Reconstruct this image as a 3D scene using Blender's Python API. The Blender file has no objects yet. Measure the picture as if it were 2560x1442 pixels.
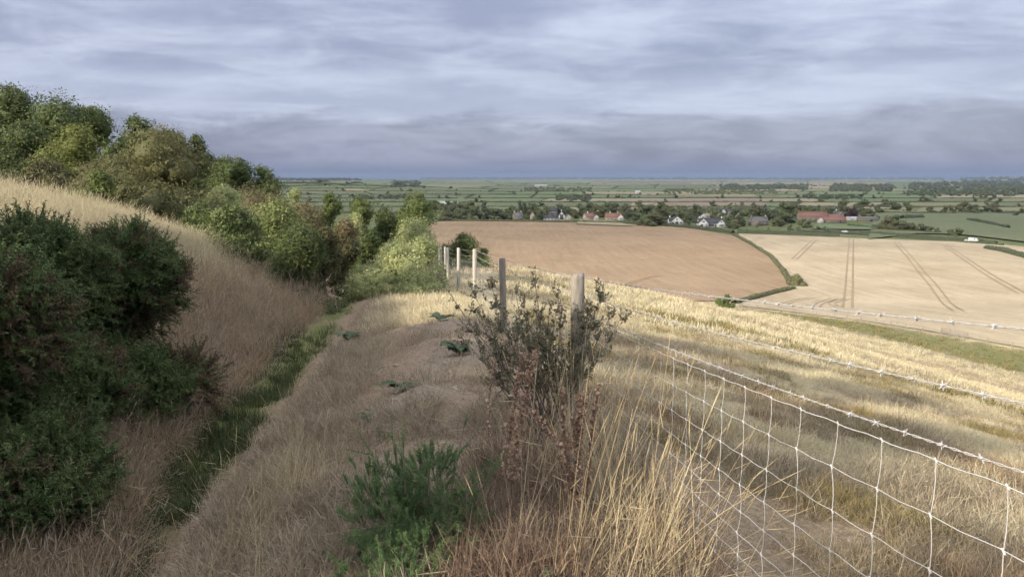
import bpy, math, random
import numpy as np
from mathutils import Vector
R = math.radians
random.seed(7)
RNG = np.random.default_rng(7)
scene = bpy.context.scene
COL = scene.collection

# ------------------------------------------------------------------ camera
FPX = 1900.0                     # focal length in pixels of the 2560 px wide photograph
PITCH = math.atan((721 - 440) / FPX)
cam_d = bpy.data.cameras.new('camera')
cam_d.sensor_width = 36.0
cam_d.lens = 36.0 * FPX / 2560
cam_d.clip_start = 0.05
cam_d.clip_end = 200000
cam = bpy.data.objects.new('camera', cam_d)
COL.objects.link(cam)
cam.location = (0, 0, 0)         # eye height is z = 0, the ground lies below
cam.rotation_euler = (R(90) - PITCH, 0, 0)
scene.camera = cam

# ------------------------------------------------------------------ sun, sky, exposure
SUN_EL, SUN_AZ = 21.5, (-0.71, -0.70)      # direction towards the sun on the ground plane
sun_dir = Vector((SUN_AZ[0], SUN_AZ[1], 0)).normalized() * math.cos(R(SUN_EL)) + Vector((0, 0, math.sin(R(SUN_EL))))
sun_l = bpy.data.lights.new('sun', 'SUN')
sun_l.energy = 4.2
sun_l.angle = R(0.6)
sun_l.color = (1.0, 0.88, 0.71)
sun_o = bpy.data.objects.new('sun', sun_l)
COL.objects.link(sun_o)
sun_o.rotation_euler = (-sun_dir).to_track_quat('-Z', 'Y').to_euler()
sun_o.location = sun_dir * 200

world = bpy.data.worlds.new('World')
scene.world = world
world.use_nodes = True


def build_sky():
    nt = world.node_tree
    nt.nodes.clear()
    N = nt.nodes.new
    L = nt.links.new

    def math_(op, a, b=None, c=None):
        n = N('ShaderNodeMath'); n.operation = op
        for i, v in enumerate((a, b, c)):
            if v is None:
                continue
            if isinstance(v, (int, float)):
                n.inputs[i].default_value = v
            else:
                L(v, n.inputs[i])
        return n.outputs[0]

    def maprange(v, a, b, c=0.0, d=1.0, smooth=True):
        n = N('ShaderNodeMapRange')
        n.interpolation_type = 'SMOOTHSTEP' if smooth else 'LINEAR'
        L(v, n.inputs['Value'])
        for k, val in (('From Min', a), ('From Max', b), ('To Min', c), ('To Max', d)):
            n.inputs[k].default_value = val
        return n.outputs[0]

    def mixc(f, a, b):
        n = N('ShaderNodeMix'); n.data_type = 'RGBA'
        if isinstance(f, (int, float)):
            n.inputs[0].default_value = f
        else:
            L(f, n.inputs[0])
        for i, v in ((6, a), (7, b)):
            if isinstance(v, tuple):
                n.inputs[i].default_value = (*v, 1)
            else:
                L(v, n.inputs[i])
        return n.outputs[2]
    tc = N('ShaderNodeTexCoord')
    sep = N('ShaderNodeSeparateXYZ')
    L(tc.outputs['Generated'], sep.inputs[0])
    X, Y, Z = sep.outputs
    # the direction projected on a cloud deck (flattened so that it does not run off at the horizon)
    den = math_('ADD', math_('MAXIMUM', Z, 0.0), 0.10)
    px = math_('DIVIDE', X, den)
    py = math_('DIVIDE', Y, den)
    cmb = N('ShaderNodeCombineXYZ')
    L(px, cmb.inputs[0]); L(py, cmb.inputs[1])
    mp = N('ShaderNodeMapping')
    mp.inputs['Rotation'].default_value = (0, 0, R(28))
    mp.inputs['Scale'].default_value = (0.52, 1.15, 1)
    mp.inputs['Location'].default_value = (2.9, 1.7, 0)
    L(cmb.outputs[0], mp.inputs[0])

    def noise(vec, scale, detail, rough, dist=0.0):
        n = N('ShaderNodeTexNoise')
        n.inputs['Scale'].default_value = scale
        n.inputs['Detail'].default_value = detail
        n.inputs['Roughness'].default_value = rough
        n.inputs['Distortion'].default_value = dist
        L(vec, n.inputs['Vector'])
        return n.outputs[0]
    n1 = noise(mp.outputs[0], 0.80, 8.0, 0.56, 0.35)
    n2 = noise(cmb.outputs[0], 1.7, 8.0, 0.58, 0.45)
    deck = math_('ADD', math_('MULTIPLY', n1, 0.58), math_('MULTIPLY', n2, 0.42))
    shade = maprange(deck, 0.385, 0.615)
    # brightness grows with height as under any overcast
    low = maprange(Z, 0.0, 0.22)
    dark = mixc(low, (0.165, 0.186, 0.278), (0.198, 0.220, 0.318))
    lite = mixc(low, (0.298, 0.328, 0.430), (0.368, 0.396, 0.500))
    c = mixc(shade, dark, lite)
    # pale slot above the low bank
    mp2 = N('ShaderNodeMapping')
    mp2.inputs['Scale'].default_value = (3.2, 3.2, 10.0)
    L(tc.outputs['Generated'], mp2.inputs[0])
    n3 = noise(mp2.outputs[0], 1.5, 8.0, 0.6, 0.5)
    zz = math_('ADD', Z, math_('MULTIPLY', math_('SUBTRACT', n3, 0.5), 0.085))
    # the horizon line of the bank rises to the right
    zz = math_('SUBTRACT', zz, math_('MULTIPLY', X, 0.012))
    slot = math_('MULTIPLY', maprange(zz, 0.066, 0.082), math_('SUBTRACT', 1.0, maprange(zz, 0.095, 0.150)))
    c = mixc(math_('MULTIPLY', slot, 0.42), c, (0.350, 0.388, 0.508))
    bank = math_('SUBTRACT', 1.0, maprange(zz, 0.060, 0.078))
    mp3 = N('ShaderNodeMapping')
    mp3.inputs['Scale'].default_value = (4.2, 4.2, 15.0)
    L(tc.outputs['Generated'], mp3.inputs[0])
    n4 = noise(mp3.outputs[0], 1.6, 8.0, 0.6, 0.5)
    bankc = mixc(maprange(n4, 0.35, 0.65), (0.132, 0.153, 0.230), (0.222, 0.244, 0.338))
    c = mixc(math_('MULTIPLY', bank, 0.85), c, bankc)
    hz = math_('SUBTRACT', 1.0, maprange(Z, 0.0, 0.032))
    c = mixc(math_('MULTIPLY', hz, 0.85), c, (0.165, 0.196, 0.300))
    # overcast zenith
    up = maprange(Z, 0.2, 0.95)
    c = mixc(up, c, (1.50, 1.50, 1.52))
    bg_c = N('ShaderNodeBackground')
    bg_c.inputs['Strength'].default_value = 1.0
    L(c, bg_c.inputs[0])
    sky = N('ShaderNodeTexSky')
    sky.sky_type = 'NISHITA'
    sky.sun_disc = False
    sky.sun_elevation = R(SUN_EL)
    sky.sun_rotation = math.atan2(SUN_AZ[0], SUN_AZ[1])
    sky.air_density = 1.2
    sky.dust_density = 1.5
    bg_s = N('ShaderNodeBackground')
    bg_s.inputs['Strength'].default_value = 0.10
    L(sky.outputs[0], bg_s.inputs[0])
    mx = N('ShaderNodeMixShader')
    mx.inputs[0].default_value = 0.90
    L(bg_s.outputs[0], mx.inputs[1]); L(bg_c.outputs[0], mx.inputs[2])
    out = N('ShaderNodeOutputWorld')
    L(mx.outputs[0], out.inputs[0])


build_sky()
vs = scene.view_settings
vs.view_transform = 'Standard'
vs.look = 'None'
vs.exposure = 0.82
vs.gamma = 1.0
vs.use_curve_mapping = False
scene.cycles.use_denoising = True
scene.cycles.max_bounces = 4
scene.cycles.diffuse_bounces = 2
scene.cycles.glossy_bounces = 2
scene.cycles.transmission_bounces = 3
scene.cycles.transparent_max_bounces = 4
scene.cycles.volume_bounces = 0
scene.cycles.use_light_tree = False
scene.cycles.caustics_reflective = False
scene.cycles.caustics_refractive = False
scene.cycles.use_adaptive_sampling = True
scene.cycles.adaptive_threshold = 0.03
scene.cycles.adaptive_min_samples = 12
world.cycles.sampling_method = 'MANUAL'
world.cycles.sample_map_resolution = 256

# ------------------------------------------------------------------ helpers: pixels, noise, terrain
CP, SP = math.cos(PITCH), math.sin(PITCH)


def ray(px, py):
    u = (px - 1280) / FPX
    v = (721 - py) / FPX
    y = CP + v * SP
    return u / y, (v * CP - SP) / y       # x and z for each metre of depth


def P(px, py, depth):
    a, b = ray(px, py)
    return Vector((a * depth, depth, b * depth))


def _hash(ix, iy, s):
    h = (ix.astype(np.int64) * 374761393 + iy.astype(np.int64) * 668265263 + s * 1442695041) & 0xffffffff
    h = ((h ^ (h >> 13)) * 1274126177) & 0xffffffff
    return ((h ^ (h >> 16)) & 0xffff) / 65535.0


def vnoise(x, y, s=0):
    x = np.asarray(x, float); y = np.asarray(y, float)
    ix = np.floor(x); iy = np.floor(y)
    fx = x - ix; fy = y - iy
    fx = fx * fx * (3 - 2 * fx); fy = fy * fy * (3 - 2 * fy)
    a = _hash(ix, iy, s); b = _hash(ix + 1, iy, s); c = _hash(ix, iy + 1, s); d = _hash(ix + 1, iy + 1, s)
    return (a * (1 - fx) + b * fx) * (1 - fy) + (c * (1 - fx) + d * fx) * fy


def fbm(x, y, s=0, o=4):
    t = 0; a = .5
    for k in range(o):
        t = t + a * vnoise(x * 2 ** k, y * 2 ** k, s + k)
        a *= .5
    return t / (1 - .5 ** o)


ST = {   # depth y : (x, z) knots from far left to far right; 7 = ditch bottom, 9 = crest, 10 = fence
    -40: [(-400, 34), (-120, 26), (-45, 16), (-22, 9), (-11, 5.0), (-6, 3.6), (-2.4, 2.0), (-1.6, 1.8), (-1.1, 1.8), (0, 2.2), (3.5, 2.4), (7, 2.0), (16, -1), (40, -9), (80, -20), (160, -36), (600, -42)],
    -12: [(-400, 25), (-120, 18), (-45, 8.5), (-20, 3.3), (-9, .9), (-4.5, .1), (-2.4, -1.5), (-1.7, -1.7), (-1.2, -1.5), (-.1, -.9), (2.6, -.6), (6, -1.1), (14, -4), (37, -10), (77, -20), (160, -36), (600, -42)],
    0: [(-400, 22), (-120, 14), (-45, 6), (-20, 2.0), (-8, .0), (-4.2, -.45), (-2.5, -1.95), (-1.9, -2.1), (-1.4, -1.95), (-.3, -1.55), (1.2, -1.5), (4, -1.95), (12, -4.2), (35, -11), (75, -21), (160, -36), (600, -42)],
    4.3: [(-400, 22), (-120, 13.5), (-45, 5.4), (-20, 1.8), (-8, -.35), (-4.6, -.8), (-2.9, -2.2), (-2.25, -2.35), (-1.8, -2.15), (-.4, -1.75), (.72, -1.84), (3.7, -2.4), (12, -4.6), (35, -11.3), (75, -21.5), (160, -36), (600, -42)],
    7.5: [(-400, 22), (-120, 13.5), (-45, 5), (-20, 1.0), (-8.5, -.35), (-5.2, -.85), (-3.4, -2.45), (-2.75, -2.6), (-2.25, -2.4), (-.6, -2.0), (.37, -2.1), (3.4, -2.75), (12, -5.0), (35, -11.8), (75, -22), (160, -36.5), (600, -42)],
    12: [(-400, 22), (-120, 13), (-45, 4.5), (-20, .5), (-9, -.42), (-6.2, -.95), (-4.0, -2.65), (-3.25, -2.82), (-2.75, -2.65), (-.9, -2.3), (-.13, -2.45), (3, -3.15), (12, -5.4), (35, -12.4), (75, -22.5), (160, -36.5), (600, -42)],
    17: [(-400, 22), (-120, 13), (-45, 4), (-20, .1), (-10, -1.05), (-6.5, -1.95), (-4.5, -3.0), (-3.8, -3.05), (-3.3, -2.9), (-1.4, -2.75), (-.8, -2.85), (2.4, -3.45), (12, -5.8), (35, -13), (75, -23), (160, -36.5), (600, -42)],
    25: [(-400, 22), (-120, 12.5), (-45, 3), (-20, -.7), (-11, -1.8), (-8, -2.6), (-5.8, -3.9), (-5, -4.0), (-4.4, -3.8), (-2.7, -3.5), (-2.1, -3.6), (1.2, -4.1), (12, -6.5), (35, -13.8), (75, -24), (160, -37), (600, -42)],
    40: [(-400, 22), (-120, 12), (-45, 2.2), (-20, -1.4), (-14, -3), (-11, -4), (-8.5, -5.1), (-7.6, -5.2), (-7, -5.1), (-5.2, -5.0), (-4.5, -5.0), (-.5, -5.05), (5, -5.75), (11, -7.2), (35, -14.5), (75, -25), (600, -42)],
    60: [(-400, 22), (-120, 10), (-45, .6), (-24, -4), (-19, -5.5), (-16, -6.3), (-13, -7), (-12, -7.1), (-11, -7.1), (-9, -7.2), (-8, -7.3), (1, -7.6), (11.4, -9.4), (20, -12), (35, -16.3), (75, -27), (600, -42)],
    100: [(-400, 20), (-120, 6), (-45, -5), (-30, -9), (-27, -10), (-25, -10.6), (-23, -11.2), (-22, -11.6), (-20, -12.2), (-18, -12.8), (-10, -13.8), (5, -14.8), (15, -16), (27, -17.6), (45, -23), (75, -29.5), (600, -42)],
    150: [(-400, 10), (-120, -7), (-45, -20), (-30, -22), (-27, -22.4), (-25, -22.6), (-23, -22.8), (-22, -23), (-20, -23.2), (-18, -23.4), (0, -24), (12, -24.4), (24, -25.2), (41, -26.6), (60, -29), (78, -30.6), (600, -42)],
    190: [(-400, 0), (-120, -17), (-45, -28), (-30, -29), (-27, -29.2), (-25, -29.4), (-23, -29.6), (-22, -29.8), (-20, -30), (-18, -30.2), (0, -30.8), (12, -31.2), (24, -31.8), (41, -32.6), (60, -33.4), (76, -34.4), (600, -42)],
    230: [(-400, -10), (-120, -26), (-45, -33), (-30, -34), (-27, -34), (-25, -34), (-23, -34), (-22, -34), (-20, -34.2), (-18, -34.4), (0, -35), (12, -35.4), (24, -36), (41, -36.6), (66, -37.5), (100, -39), (600, -42)],
    320: [(-400, -32), (-120, -38), (-45, -40), (-30, -40), (-27, -40), (-25, -40), (-23, -40), (-22, -40), (-20, -40), (-18, -40), (0, -40.3), (12, -40.5), (24, -40.7), (41, -41), (66, -41.2), (100, -41.5), (600, -42)],
    450: [(-400, -41)] + [(x, -42) for x in (-120, -45, -30, -27, -25, -23, -22, -20, -18, 0, 12, 24, 41, 66, 100, 600)],
}
SY = np.array(sorted(ST))
KX = np.array([[k[0] for k in ST[y]] for y in sorted(ST)], float)
KZ = np.array([[k[1] for k in ST[y]] for y in sorted(ST)], float)
PLY = np.array([450, 700, 1200, 2500, 5000, 9000, 13000, 60000], float)
PLZ = np.array([0, 0, -4, -12, -23, -31, -40, -40], float)


def _near(x, y):
    yc = np.clip(y, SY[0], SY[-1])
    kx = np.stack([np.interp(yc, SY, KX[:, k]) for k in range(KX.shape[1])], -1)
    kz = np.stack([np.interp(yc, SY, KZ[:, k]) for k in range(KX.shape[1])], -1)
    xx = np.clip(x, kx[:, 0] + 1e-6, kx[:, -1] - 1e-6)
    i = np.clip((kx <= xx[:, None]).sum(1) - 1, 0, KX.shape[1] - 2)
    r = np.arange(len(x))
    t = (xx - kx[r, i]) / np.maximum(kx[r, i + 1] - kx[r, i], 1e-6)
    return kz[r, i] * (1 - t) + kz[r, i + 1] * t


def ground(x, y, fine=True):
    x = np.atleast_1d(np.asarray(x, float)).ravel(); y = np.atleast_1d(np.asarray(y, float)).ravel()
    w = .10 + .02 * np.abs(y)
    z = np.zeros_like(x)
    for a, b in ((0, 0), (1, 0), (-1, 0), (0, 2), (0, -2)):
        z = z + _near(x + a * w, y + b * w)
    z = z / 5
    far = np.clip((y - 380) / 70, 0, 1)
    z = z * (1 - far) + far * (-42 + np.interp(y, PLY, PLZ))
    # gentle far ridges
    z = z + 36 * np.exp(-((x + 700) / 480) ** 2 - ((y - 2500) / 480) ** 2)
    z = z + 95 * np.exp(-((x - 7600) / 1300) ** 2 - ((y - 9800) / 1500) ** 2)
    z = z + 30 * np.exp(-((x + 2500) / 2500) ** 2 - ((y - 9000) / 1800) ** 2)
    if fine:
        d = np.hypot(x, y)
        z = z + (fbm(x * 1.3, y * 1.3, 3, 5) - .5) * .24 * np.clip(1.2 - d / 60, .15, 1) + (fbm(x * .22, y * .22, 9) - .5) * .35 * np.clip(d / 12, 0, 1) * np.clip(2 - d / 120, 0, 1)
    return z


def gz(x, y):
    return float(ground([x], [y])[0])


def hit(px, py, y0=1.5, y1=20000.):
    """the ground point seen at a pixel"""
    a, b = ray(px, py)
    ys = np.geomspace(y0, y1, 900)
    d = ground(a * ys, ys, False) - b * ys
    k = np.nonzero(d > 0)[0]
    if len(k) == 0:
        yy = ys[-1]
    else:
        k = k[0]
        if k == 0:
            yy = ys[0]
        else:
            t = d[k - 1] / (d[k - 1] - d[k])
            yy = ys[k - 1] + t * (ys[k] - ys[k - 1])
    return Vector((a * yy, yy, float(ground([a * yy], [yy], False)[0])))


# ------------------------------------------------------------------ helpers: objects
def tag(o, label=None, cat=None, group=None, kind=None):
    if label: o['label'] = label
    if cat: o['category'] = cat
    if group: o['group'] = group
    if kind: o['kind'] = kind
    return o


def empty(name, loc, rz=0.0):
    o = bpy.data.objects.new(name, None)
    o.empty_display_size = .2
    COL.objects.link(o)
    o.location = loc
    o.rotation_euler = (0, 0, rz)
    return o


def link(name, me, parent=None):
    o = bpy.data.objects.new(name, me)
    COL.objects.link(o)
    if parent is not None:
        o.parent = parent
    return o


def mesh_np(name, V, F, mat=None, smooth=False, fattr=None, mats=None, midx=None):
    """V (n,3), F list of equal-sided faces array (m,k) or list of arrays"""
    me = bpy.data.meshes.new(name)
    V = np.asarray(V, np.float32)
    Fs = [np.asarray(f, np.int32) for f in (F if isinstance(F, list) else [F]) if len(f)]
    loops = np.concatenate([f.ravel() for f in Fs]) if Fs else np.zeros(0, np.int32)
    tot = np.concatenate([np.full(len(f), f.shape[1], np.int32) for f in Fs]) if Fs else np.zeros(0, np.int32)
    me.vertices.add(len(V)); me.vertices.foreach_set('co', V.ravel())
    me.loops.add(len(loops)); me.loops.foreach_set('vertex_index', loops)
    me.polygons.add(len(tot))
    start = np.concatenate([[0], np.cumsum(tot)[:-1]]).astype(np.int32)
    me.polygons.foreach_set('loop_start', start)
    me.polygons.foreach_set('loop_total', tot)
    if smooth:
        me.polygons.foreach_set('use_smooth', np.ones(len(tot), bool))
    if fattr is not None:
        for k, v in fattr.items():
            dom = 'FACE' if len(v) == len(tot) else 'POINT'
            a = me.attributes.new(k, 'FLOAT', dom)
            a.data.foreach_set('value', np.asarray(v, np.float32))
    for m in (mats or ([mat] if mat else [])):
        me.materials.append(m)
    if midx is not None:
        me.polygons.foreach_set('material_index', np.asarray(midx, np.int32))
    me.update(calc_edges=True)
    me.validate()
    return me


class MB:
    def __init__(s):
        s.v = []; s.f4 = []; s.f3 = []; s.n = 0

    def add(s, V, F):
        V = np.asarray(V, float).reshape(-1, 3); F = np.asarray(F, int)
        if len(F) == 0: return
        (s.f4 if F.shape[1] == 4 else s.f3).append(F + s.n)
        s.v.append(V); s.n += len(V)

    def box(s, c, d, rz=0.0):
        x, y, z = (d[0] / 2, d[1] / 2, d[2] / 2)
        V = np.array([[-x, -y, -z], [x, -y, -z], [x, y, -z], [-x, y, -z], [-x, -y, z], [x, -y, z], [x, y, z], [-x, y, z]])
        if rz:
            ca, sa = math.cos(rz), math.sin(rz)
            V = np.stack([V[:, 0] * ca - V[:, 1] * sa, V[:, 0] * sa + V[:, 1] * ca, V[:, 2]], 1)
        s.add(V + np.array(c), [[0, 3, 2, 1], [4, 5, 6, 7], [0, 1, 5, 4], [1, 2, 6, 5], [2, 3, 7, 6], [3, 0, 4, 7]])

    def tube(s, pts, rad, k=6, cap=True):
        pts = np.asarray(pts, float); n = len(pts)
        rad = np.broadcast_to(np.asarray(rad, float), (n,))
        t = np.gradient(pts, axis=0); t /= np.linalg.norm(t, axis=1)[:, None] + 1e-9
        ref = np.where(np.abs(t[:, 2:3]) > .9, np.array([[1., 0, 0]]), np.array([[0, 0, 1.]]))
        a = np.cross(t, ref); a /= np.linalg.norm(a, axis=1)[:, None] + 1e-9
        b = np.cross(t, a)
        ang = np.arange(k) * 2 * math.pi / k
        V = pts[:, None] + rad[:, None, None] * (a[:, None] * np.cos(ang)[None, :, None] + b[:, None] * np.sin(ang)[None, :, None])
        i = np.arange(n - 1)[:, None] * k; j = np.arange(k)[None]; j2 = (j + 1) % k
        F = np.stack([i + j, i + j2, i + k + j2, i + k + j], -1).reshape(-1, 4)
        s.add(V.reshape(-1, 3), F)
        if cap:
            for e, o in ((0, pts[0]), (n - 1, pts[-1])):
                base = s.n - n * k if e == 0 else s.n - k
                c0 = s.n
                s.v.append(o[None]); s.n += 1
                jj = np.arange(k)
                off = base + (0 if e == 0 else 0)
                if e != 0:
                    off = c0 - k - 1        # the first cap added one vertex after the rings
                F3 = np.stack([off + jj, off + (jj + 1) % k, np.full(k, c0)], 1)
                s.f3.append(F3)

    def mesh(s, name, mat=None, smooth=False, **kw):
        V = np.concatenate(s.v) if s.v else np.zeros((0, 3))
        F = [np.concatenate(x) for x in (s.f4, s.f3) if x]
        return mesh_np(name, V, F, mat, smooth, **kw)

    def build(s, name, mat, parent=None, smooth=False):
        return link(name, s.mesh(name, mat, smooth), parent)


# ------------------------------------------------------------------ materials
def new_mat(name):
    m = bpy.data.materials.new(name)
    m.use_nodes = True
    nt = m.node_tree
    nt.nodes.clear()
    return m, nt, nt.nodes.new, nt.links.new


def ramp(nt, fac, stops):
    n = nt.nodes.new('ShaderNodeValToRGB')
    e = n.color_ramp.elements
    while len(e) < len(stops):
        e.new(.5)
    for k, (p, c) in enumerate(stops):
        e[k].position = p; e[k].color = (*c, 1)
    nt.links.new(fac, n.inputs[0])
    return n.outputs[0]


def nnoise(nt, scale, detail=4., rough=.55, vec=None, dist=0.0, obj=True):
    n = nt.nodes.new('ShaderNodeTexNoise')
    n.inputs['Scale'].default_value = scale
    n.inputs['Detail'].default_value = detail
    n.inputs['Roughness'].default_value = rough
    n.inputs['Distortion'].default_value = dist
    if vec is None:
        tc = nt.nodes.new('ShaderNodeTexCoord')
        vec = tc.outputs['Object']
    nt.links.new(vec, n.inputs['Vector'])
    return n.outputs[0]


def solid(name, stops, scale=5., detail=4., rough=.85, spec=.2, bump=0., metallic=0., stretch=None, bscale=None):
    """noise-mottled opaque surface"""
    m, nt, N, L = new_mat(name)
    vec = None
    if stretch:
        tc = N('ShaderNodeTexCoord'); mp = N('ShaderNodeMapping')
        mp.inputs['Scale'].default_value = stretch
        L(tc.outputs['Object'], mp.inputs[0]); vec = mp.outputs[0]
    nz = nnoise(nt, scale, detail, .6, vec)
    if len(stops) == 1:
        c = stops[0]
        stops = [tuple(v * .82 for v in c), tuple(min(1, v * 1.15) for v in c)]
    k = len(stops)
    col = ramp(nt, nz, [(.3 + .4 * i / (k - 1), s) for i, s in enumerate(stops)])
    b = N('ShaderNodeBsdfPrincipled')
    L(col, b.inputs['Base Color'])
    b.inputs['Roughness'].default_value = rough
    b.inputs['Specular IOR Level'].default_value = spec
    b.inputs['Metallic'].default_value = metallic
    if bump:
        bn = N('ShaderNodeBump'); bn.inputs['Strength'].default_value = bump
        bn.inputs['Distance'].default_value = .02
        L(nnoise(nt, bscale or scale * 4, 5, .65, vec), bn.inputs['Height'])
        L(bn.outputs[0], b.inputs['Normal'])
    o = N('ShaderNodeOutputMaterial'); L(b.outputs[0], o.inputs[0])
    return m


def leafy(name, stops, transl=.3, use='tint', rough=.6):
    """foliage or straw: colour varies by leaf (face attribute tint) and by instance"""
    m, nt, N, L = new_mat(name)
    oi = N('ShaderNodeObjectInfo')
    if use == 'inst':
        gi = N('ShaderNodeNewGeometry')
        a = N('ShaderNodeMath'); a.operation = 'MULTIPLY_ADD'
        L(oi.outputs['Random'], a.inputs[0]); a.inputs[1].default_value = .6
        b2 = N('ShaderNodeMath'); b2.operation = 'MULTIPLY'
        L(gi.outputs['Random Per Island'], b2.inputs[0]); b2.inputs[1].default_value = .4
        L(b2.outputs[0], a.inputs[2])
        fac = a.outputs[0]
    else:
        at = N('ShaderNodeAttribute'); at.attribute_name = 'tint'
        fac = at.outputs['Fac']
    k = len(stops)
    col = ramp(nt, fac, [(i / (k - 1), s) for i, s in enumerate(stops)])
    b = N('ShaderNodeBsdfPrincipled')
    L(col, b.inputs['Base Color'])
    b.inputs['Roughness'].default_value = rough
    b.inputs['Specular IOR Level'].default_value = .25
    t = N('ShaderNodeBsdfTranslucent'); L(col, t.inputs[0])
    mx = N('ShaderNodeMixShader'); mx.inputs[0].default_value = transl
    L(b.outputs[0], mx.inputs[1]); L(t.outputs[0], mx.inputs[2])
    o = N('ShaderNodeOutputMaterial'); L(mx.outputs[0], o.inputs[0])
    return m


M = {}
M['bark'] = solid('bark', [(.07, .055, .04), (.14, .115, .085)], 9, bump=.4)
M['twig'] = solid('twig', [(.17, .14, .115), (.29, .24, .20)], 14)
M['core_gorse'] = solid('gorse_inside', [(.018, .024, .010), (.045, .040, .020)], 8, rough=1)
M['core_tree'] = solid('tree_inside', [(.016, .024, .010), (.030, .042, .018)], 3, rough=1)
M['gorse_dark'] = leafy('gorse_dark', [(.035, .062, .022), (.062, .100, .034), (.11, .15, .055), (.13, .155, .065)], .15, 'inst')
M['gorse_mid'] = leafy('gorse_mid', [(.085, .115, .042), (.15, .185, .066), (.21, .245, .092), (.28, .30, .13)], .25)
M['gorse_dead'] = leafy('gorse_dead', [(.070, .050, .032), (.11, .080, .050), (.15, .115, .070), (.09, .085, .04)], .15, 'inst')
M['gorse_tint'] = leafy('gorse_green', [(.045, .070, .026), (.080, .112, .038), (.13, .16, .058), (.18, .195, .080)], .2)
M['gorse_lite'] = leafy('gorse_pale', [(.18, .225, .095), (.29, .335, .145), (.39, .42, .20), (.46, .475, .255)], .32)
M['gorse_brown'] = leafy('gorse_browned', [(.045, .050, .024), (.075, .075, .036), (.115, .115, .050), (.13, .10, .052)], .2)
M['gorse_young'] = leafy('gorse_young', [(.080, .140, .062), (.13, .205, .085), (.21, .285, .125)], .3, 'inst')
M['leaf_dark'] = leafy('oak_leaves', [(.048, .070, .026), (.074, .102, .037), (.105, .135, .050), (.14, .165, .066)], .3)
M['leaf_mid'] = leafy('field_maple_leaves', [(.060, .088, .030), (.092, .126, .040), (.13, .165, .054), (.165, .19, .068)], .3)
M['leaf_yellow'] = leafy('yellowing_leaves', [(.085, .11, .032), (.125, .152, .043), (.17, .185, .056), (.20, .20, .068)], .3)
M['leaf_haw'] = leafy('hawthorn_leaves', [(.075, .080, .036), (.115, .120, .052), (.155, .155, .068), (.17, .135, .075)], .25)
M['leaf_far'] = leafy('far_leaves', [(.070, .088, .042), (.108, .132, .060), (.155, .175, .082), (.20, .21, .10)], .15)
M['leaf_far2'] = leafy('far_leaves_olive', [(.070, .078, .038), (.112, .118, .055), (.155, .155, .075), (.19, .175, .092)], .15)
M['leaf_far3'] = leafy('far_leaves_deep', [(.055, .072, .040), (.085, .105, .056), (.118, .138, .072), (.155, .168, .088)], .15)
M['leaf_copper'] = leafy('copper_beech_leaves', [(.035, .020, .020), (.06, .032, .030), (.085, .048, .042)], .15)
M['bracken'] = leafy('bracken', [(.095, .095, .045), (.14, .120, .064), (.175, .140, .078), (.15, .16, .070)], .3)
M['shrub_leaf'] = leafy('shrub_leaves', [(.125, .135, .075), (.185, .19, .11), (.245, .23, .145), (.29, .22, .175)], .25)
M['straw'] = leafy('straw', [(.22, .172, .118), (.33, .272, .192), (.43, .365, .262), (.52, .455, .335)], .3, 'inst')
M['straw_pale'] = leafy('straw_pale', [(.38, .325, .205), (.52, .455, .300), (.63, .565, .39), (.70, .64, .47)], .3, 'inst')
M['straw_brown'] = leafy('straw_brown', [(.17, .132, .098), (.265, .215, .16), (.35, .292, .222), (.43, .368, .285)], .25, 'inst')
M['russet'] = leafy('russet_stems', [(.16, .108, .066), (.26, .186, .116), (.36, .272, .175), (.46, .365, .25)], .25, 'inst')
M['green_grass'] = leafy('green_grass', [(.030, .050, .020), (.048, .074, .028), (.080, .095, .040), (.13, .12, .060)], .3, 'inst')
M['mix_grass'] = leafy('mixed_grass', [(.085, .095, .035), (.17, .155, .062), (.30, .235, .105), (.42, .335, .16)], .3, 'inst')
M['stalk'] = leafy('tall_stalks', [(.34, .26, .15), (.45, .36, .215), (.54, .45, .285), (.60, .52, .35)], .3, 'inst')
M['dark_stem'] = leafy('dark_dead_stems', [(.085, .055, .042), (.14, .092, .068), (.20, .14, .10), (.28, .20, .145)], .2, 'inst')
M['dock'] = leafy('dock_seed', [(.25, .155, .105), (.37, .25, .175), (.47, .34, .25), (.55, .43, .33)], .2)
M['broad_leaf'] = leafy('broad_leaf', [(.045, .080, .040), (.070, .112, .056), (.11, .15, .080)], .3)
M['old_leaf'] = leafy('withering_leaf', [(.13, .12, .040), (.20, .17, .055), (.15, .14, .045)], .3)
M['post'] = solid('fence_post_wood', [(.17, .150, .128), (.26, .235, .205), (.35, .325, .285)], 6, 6, .9, .1, .5, stretch=(6, 6, .8))
M['post_pale'] = solid('fence_post_pale', [(.33, .31, .275), (.44, .415, .375), (.52, .495, .45)], 6, 6, .9, .1, .5, stretch=(6, 6, .8))
M['wire'] = solid('galvanised_wire', [(.42, .42, .42), (.58, .58, .575)], 60, 2, .45, .5, metallic=.1)
M['wire_old'] = solid('weathered_wire', [(.16, .15, .14), (.26, .25, .24)], 40, 2, .6, .4, metallic=.3)


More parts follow.
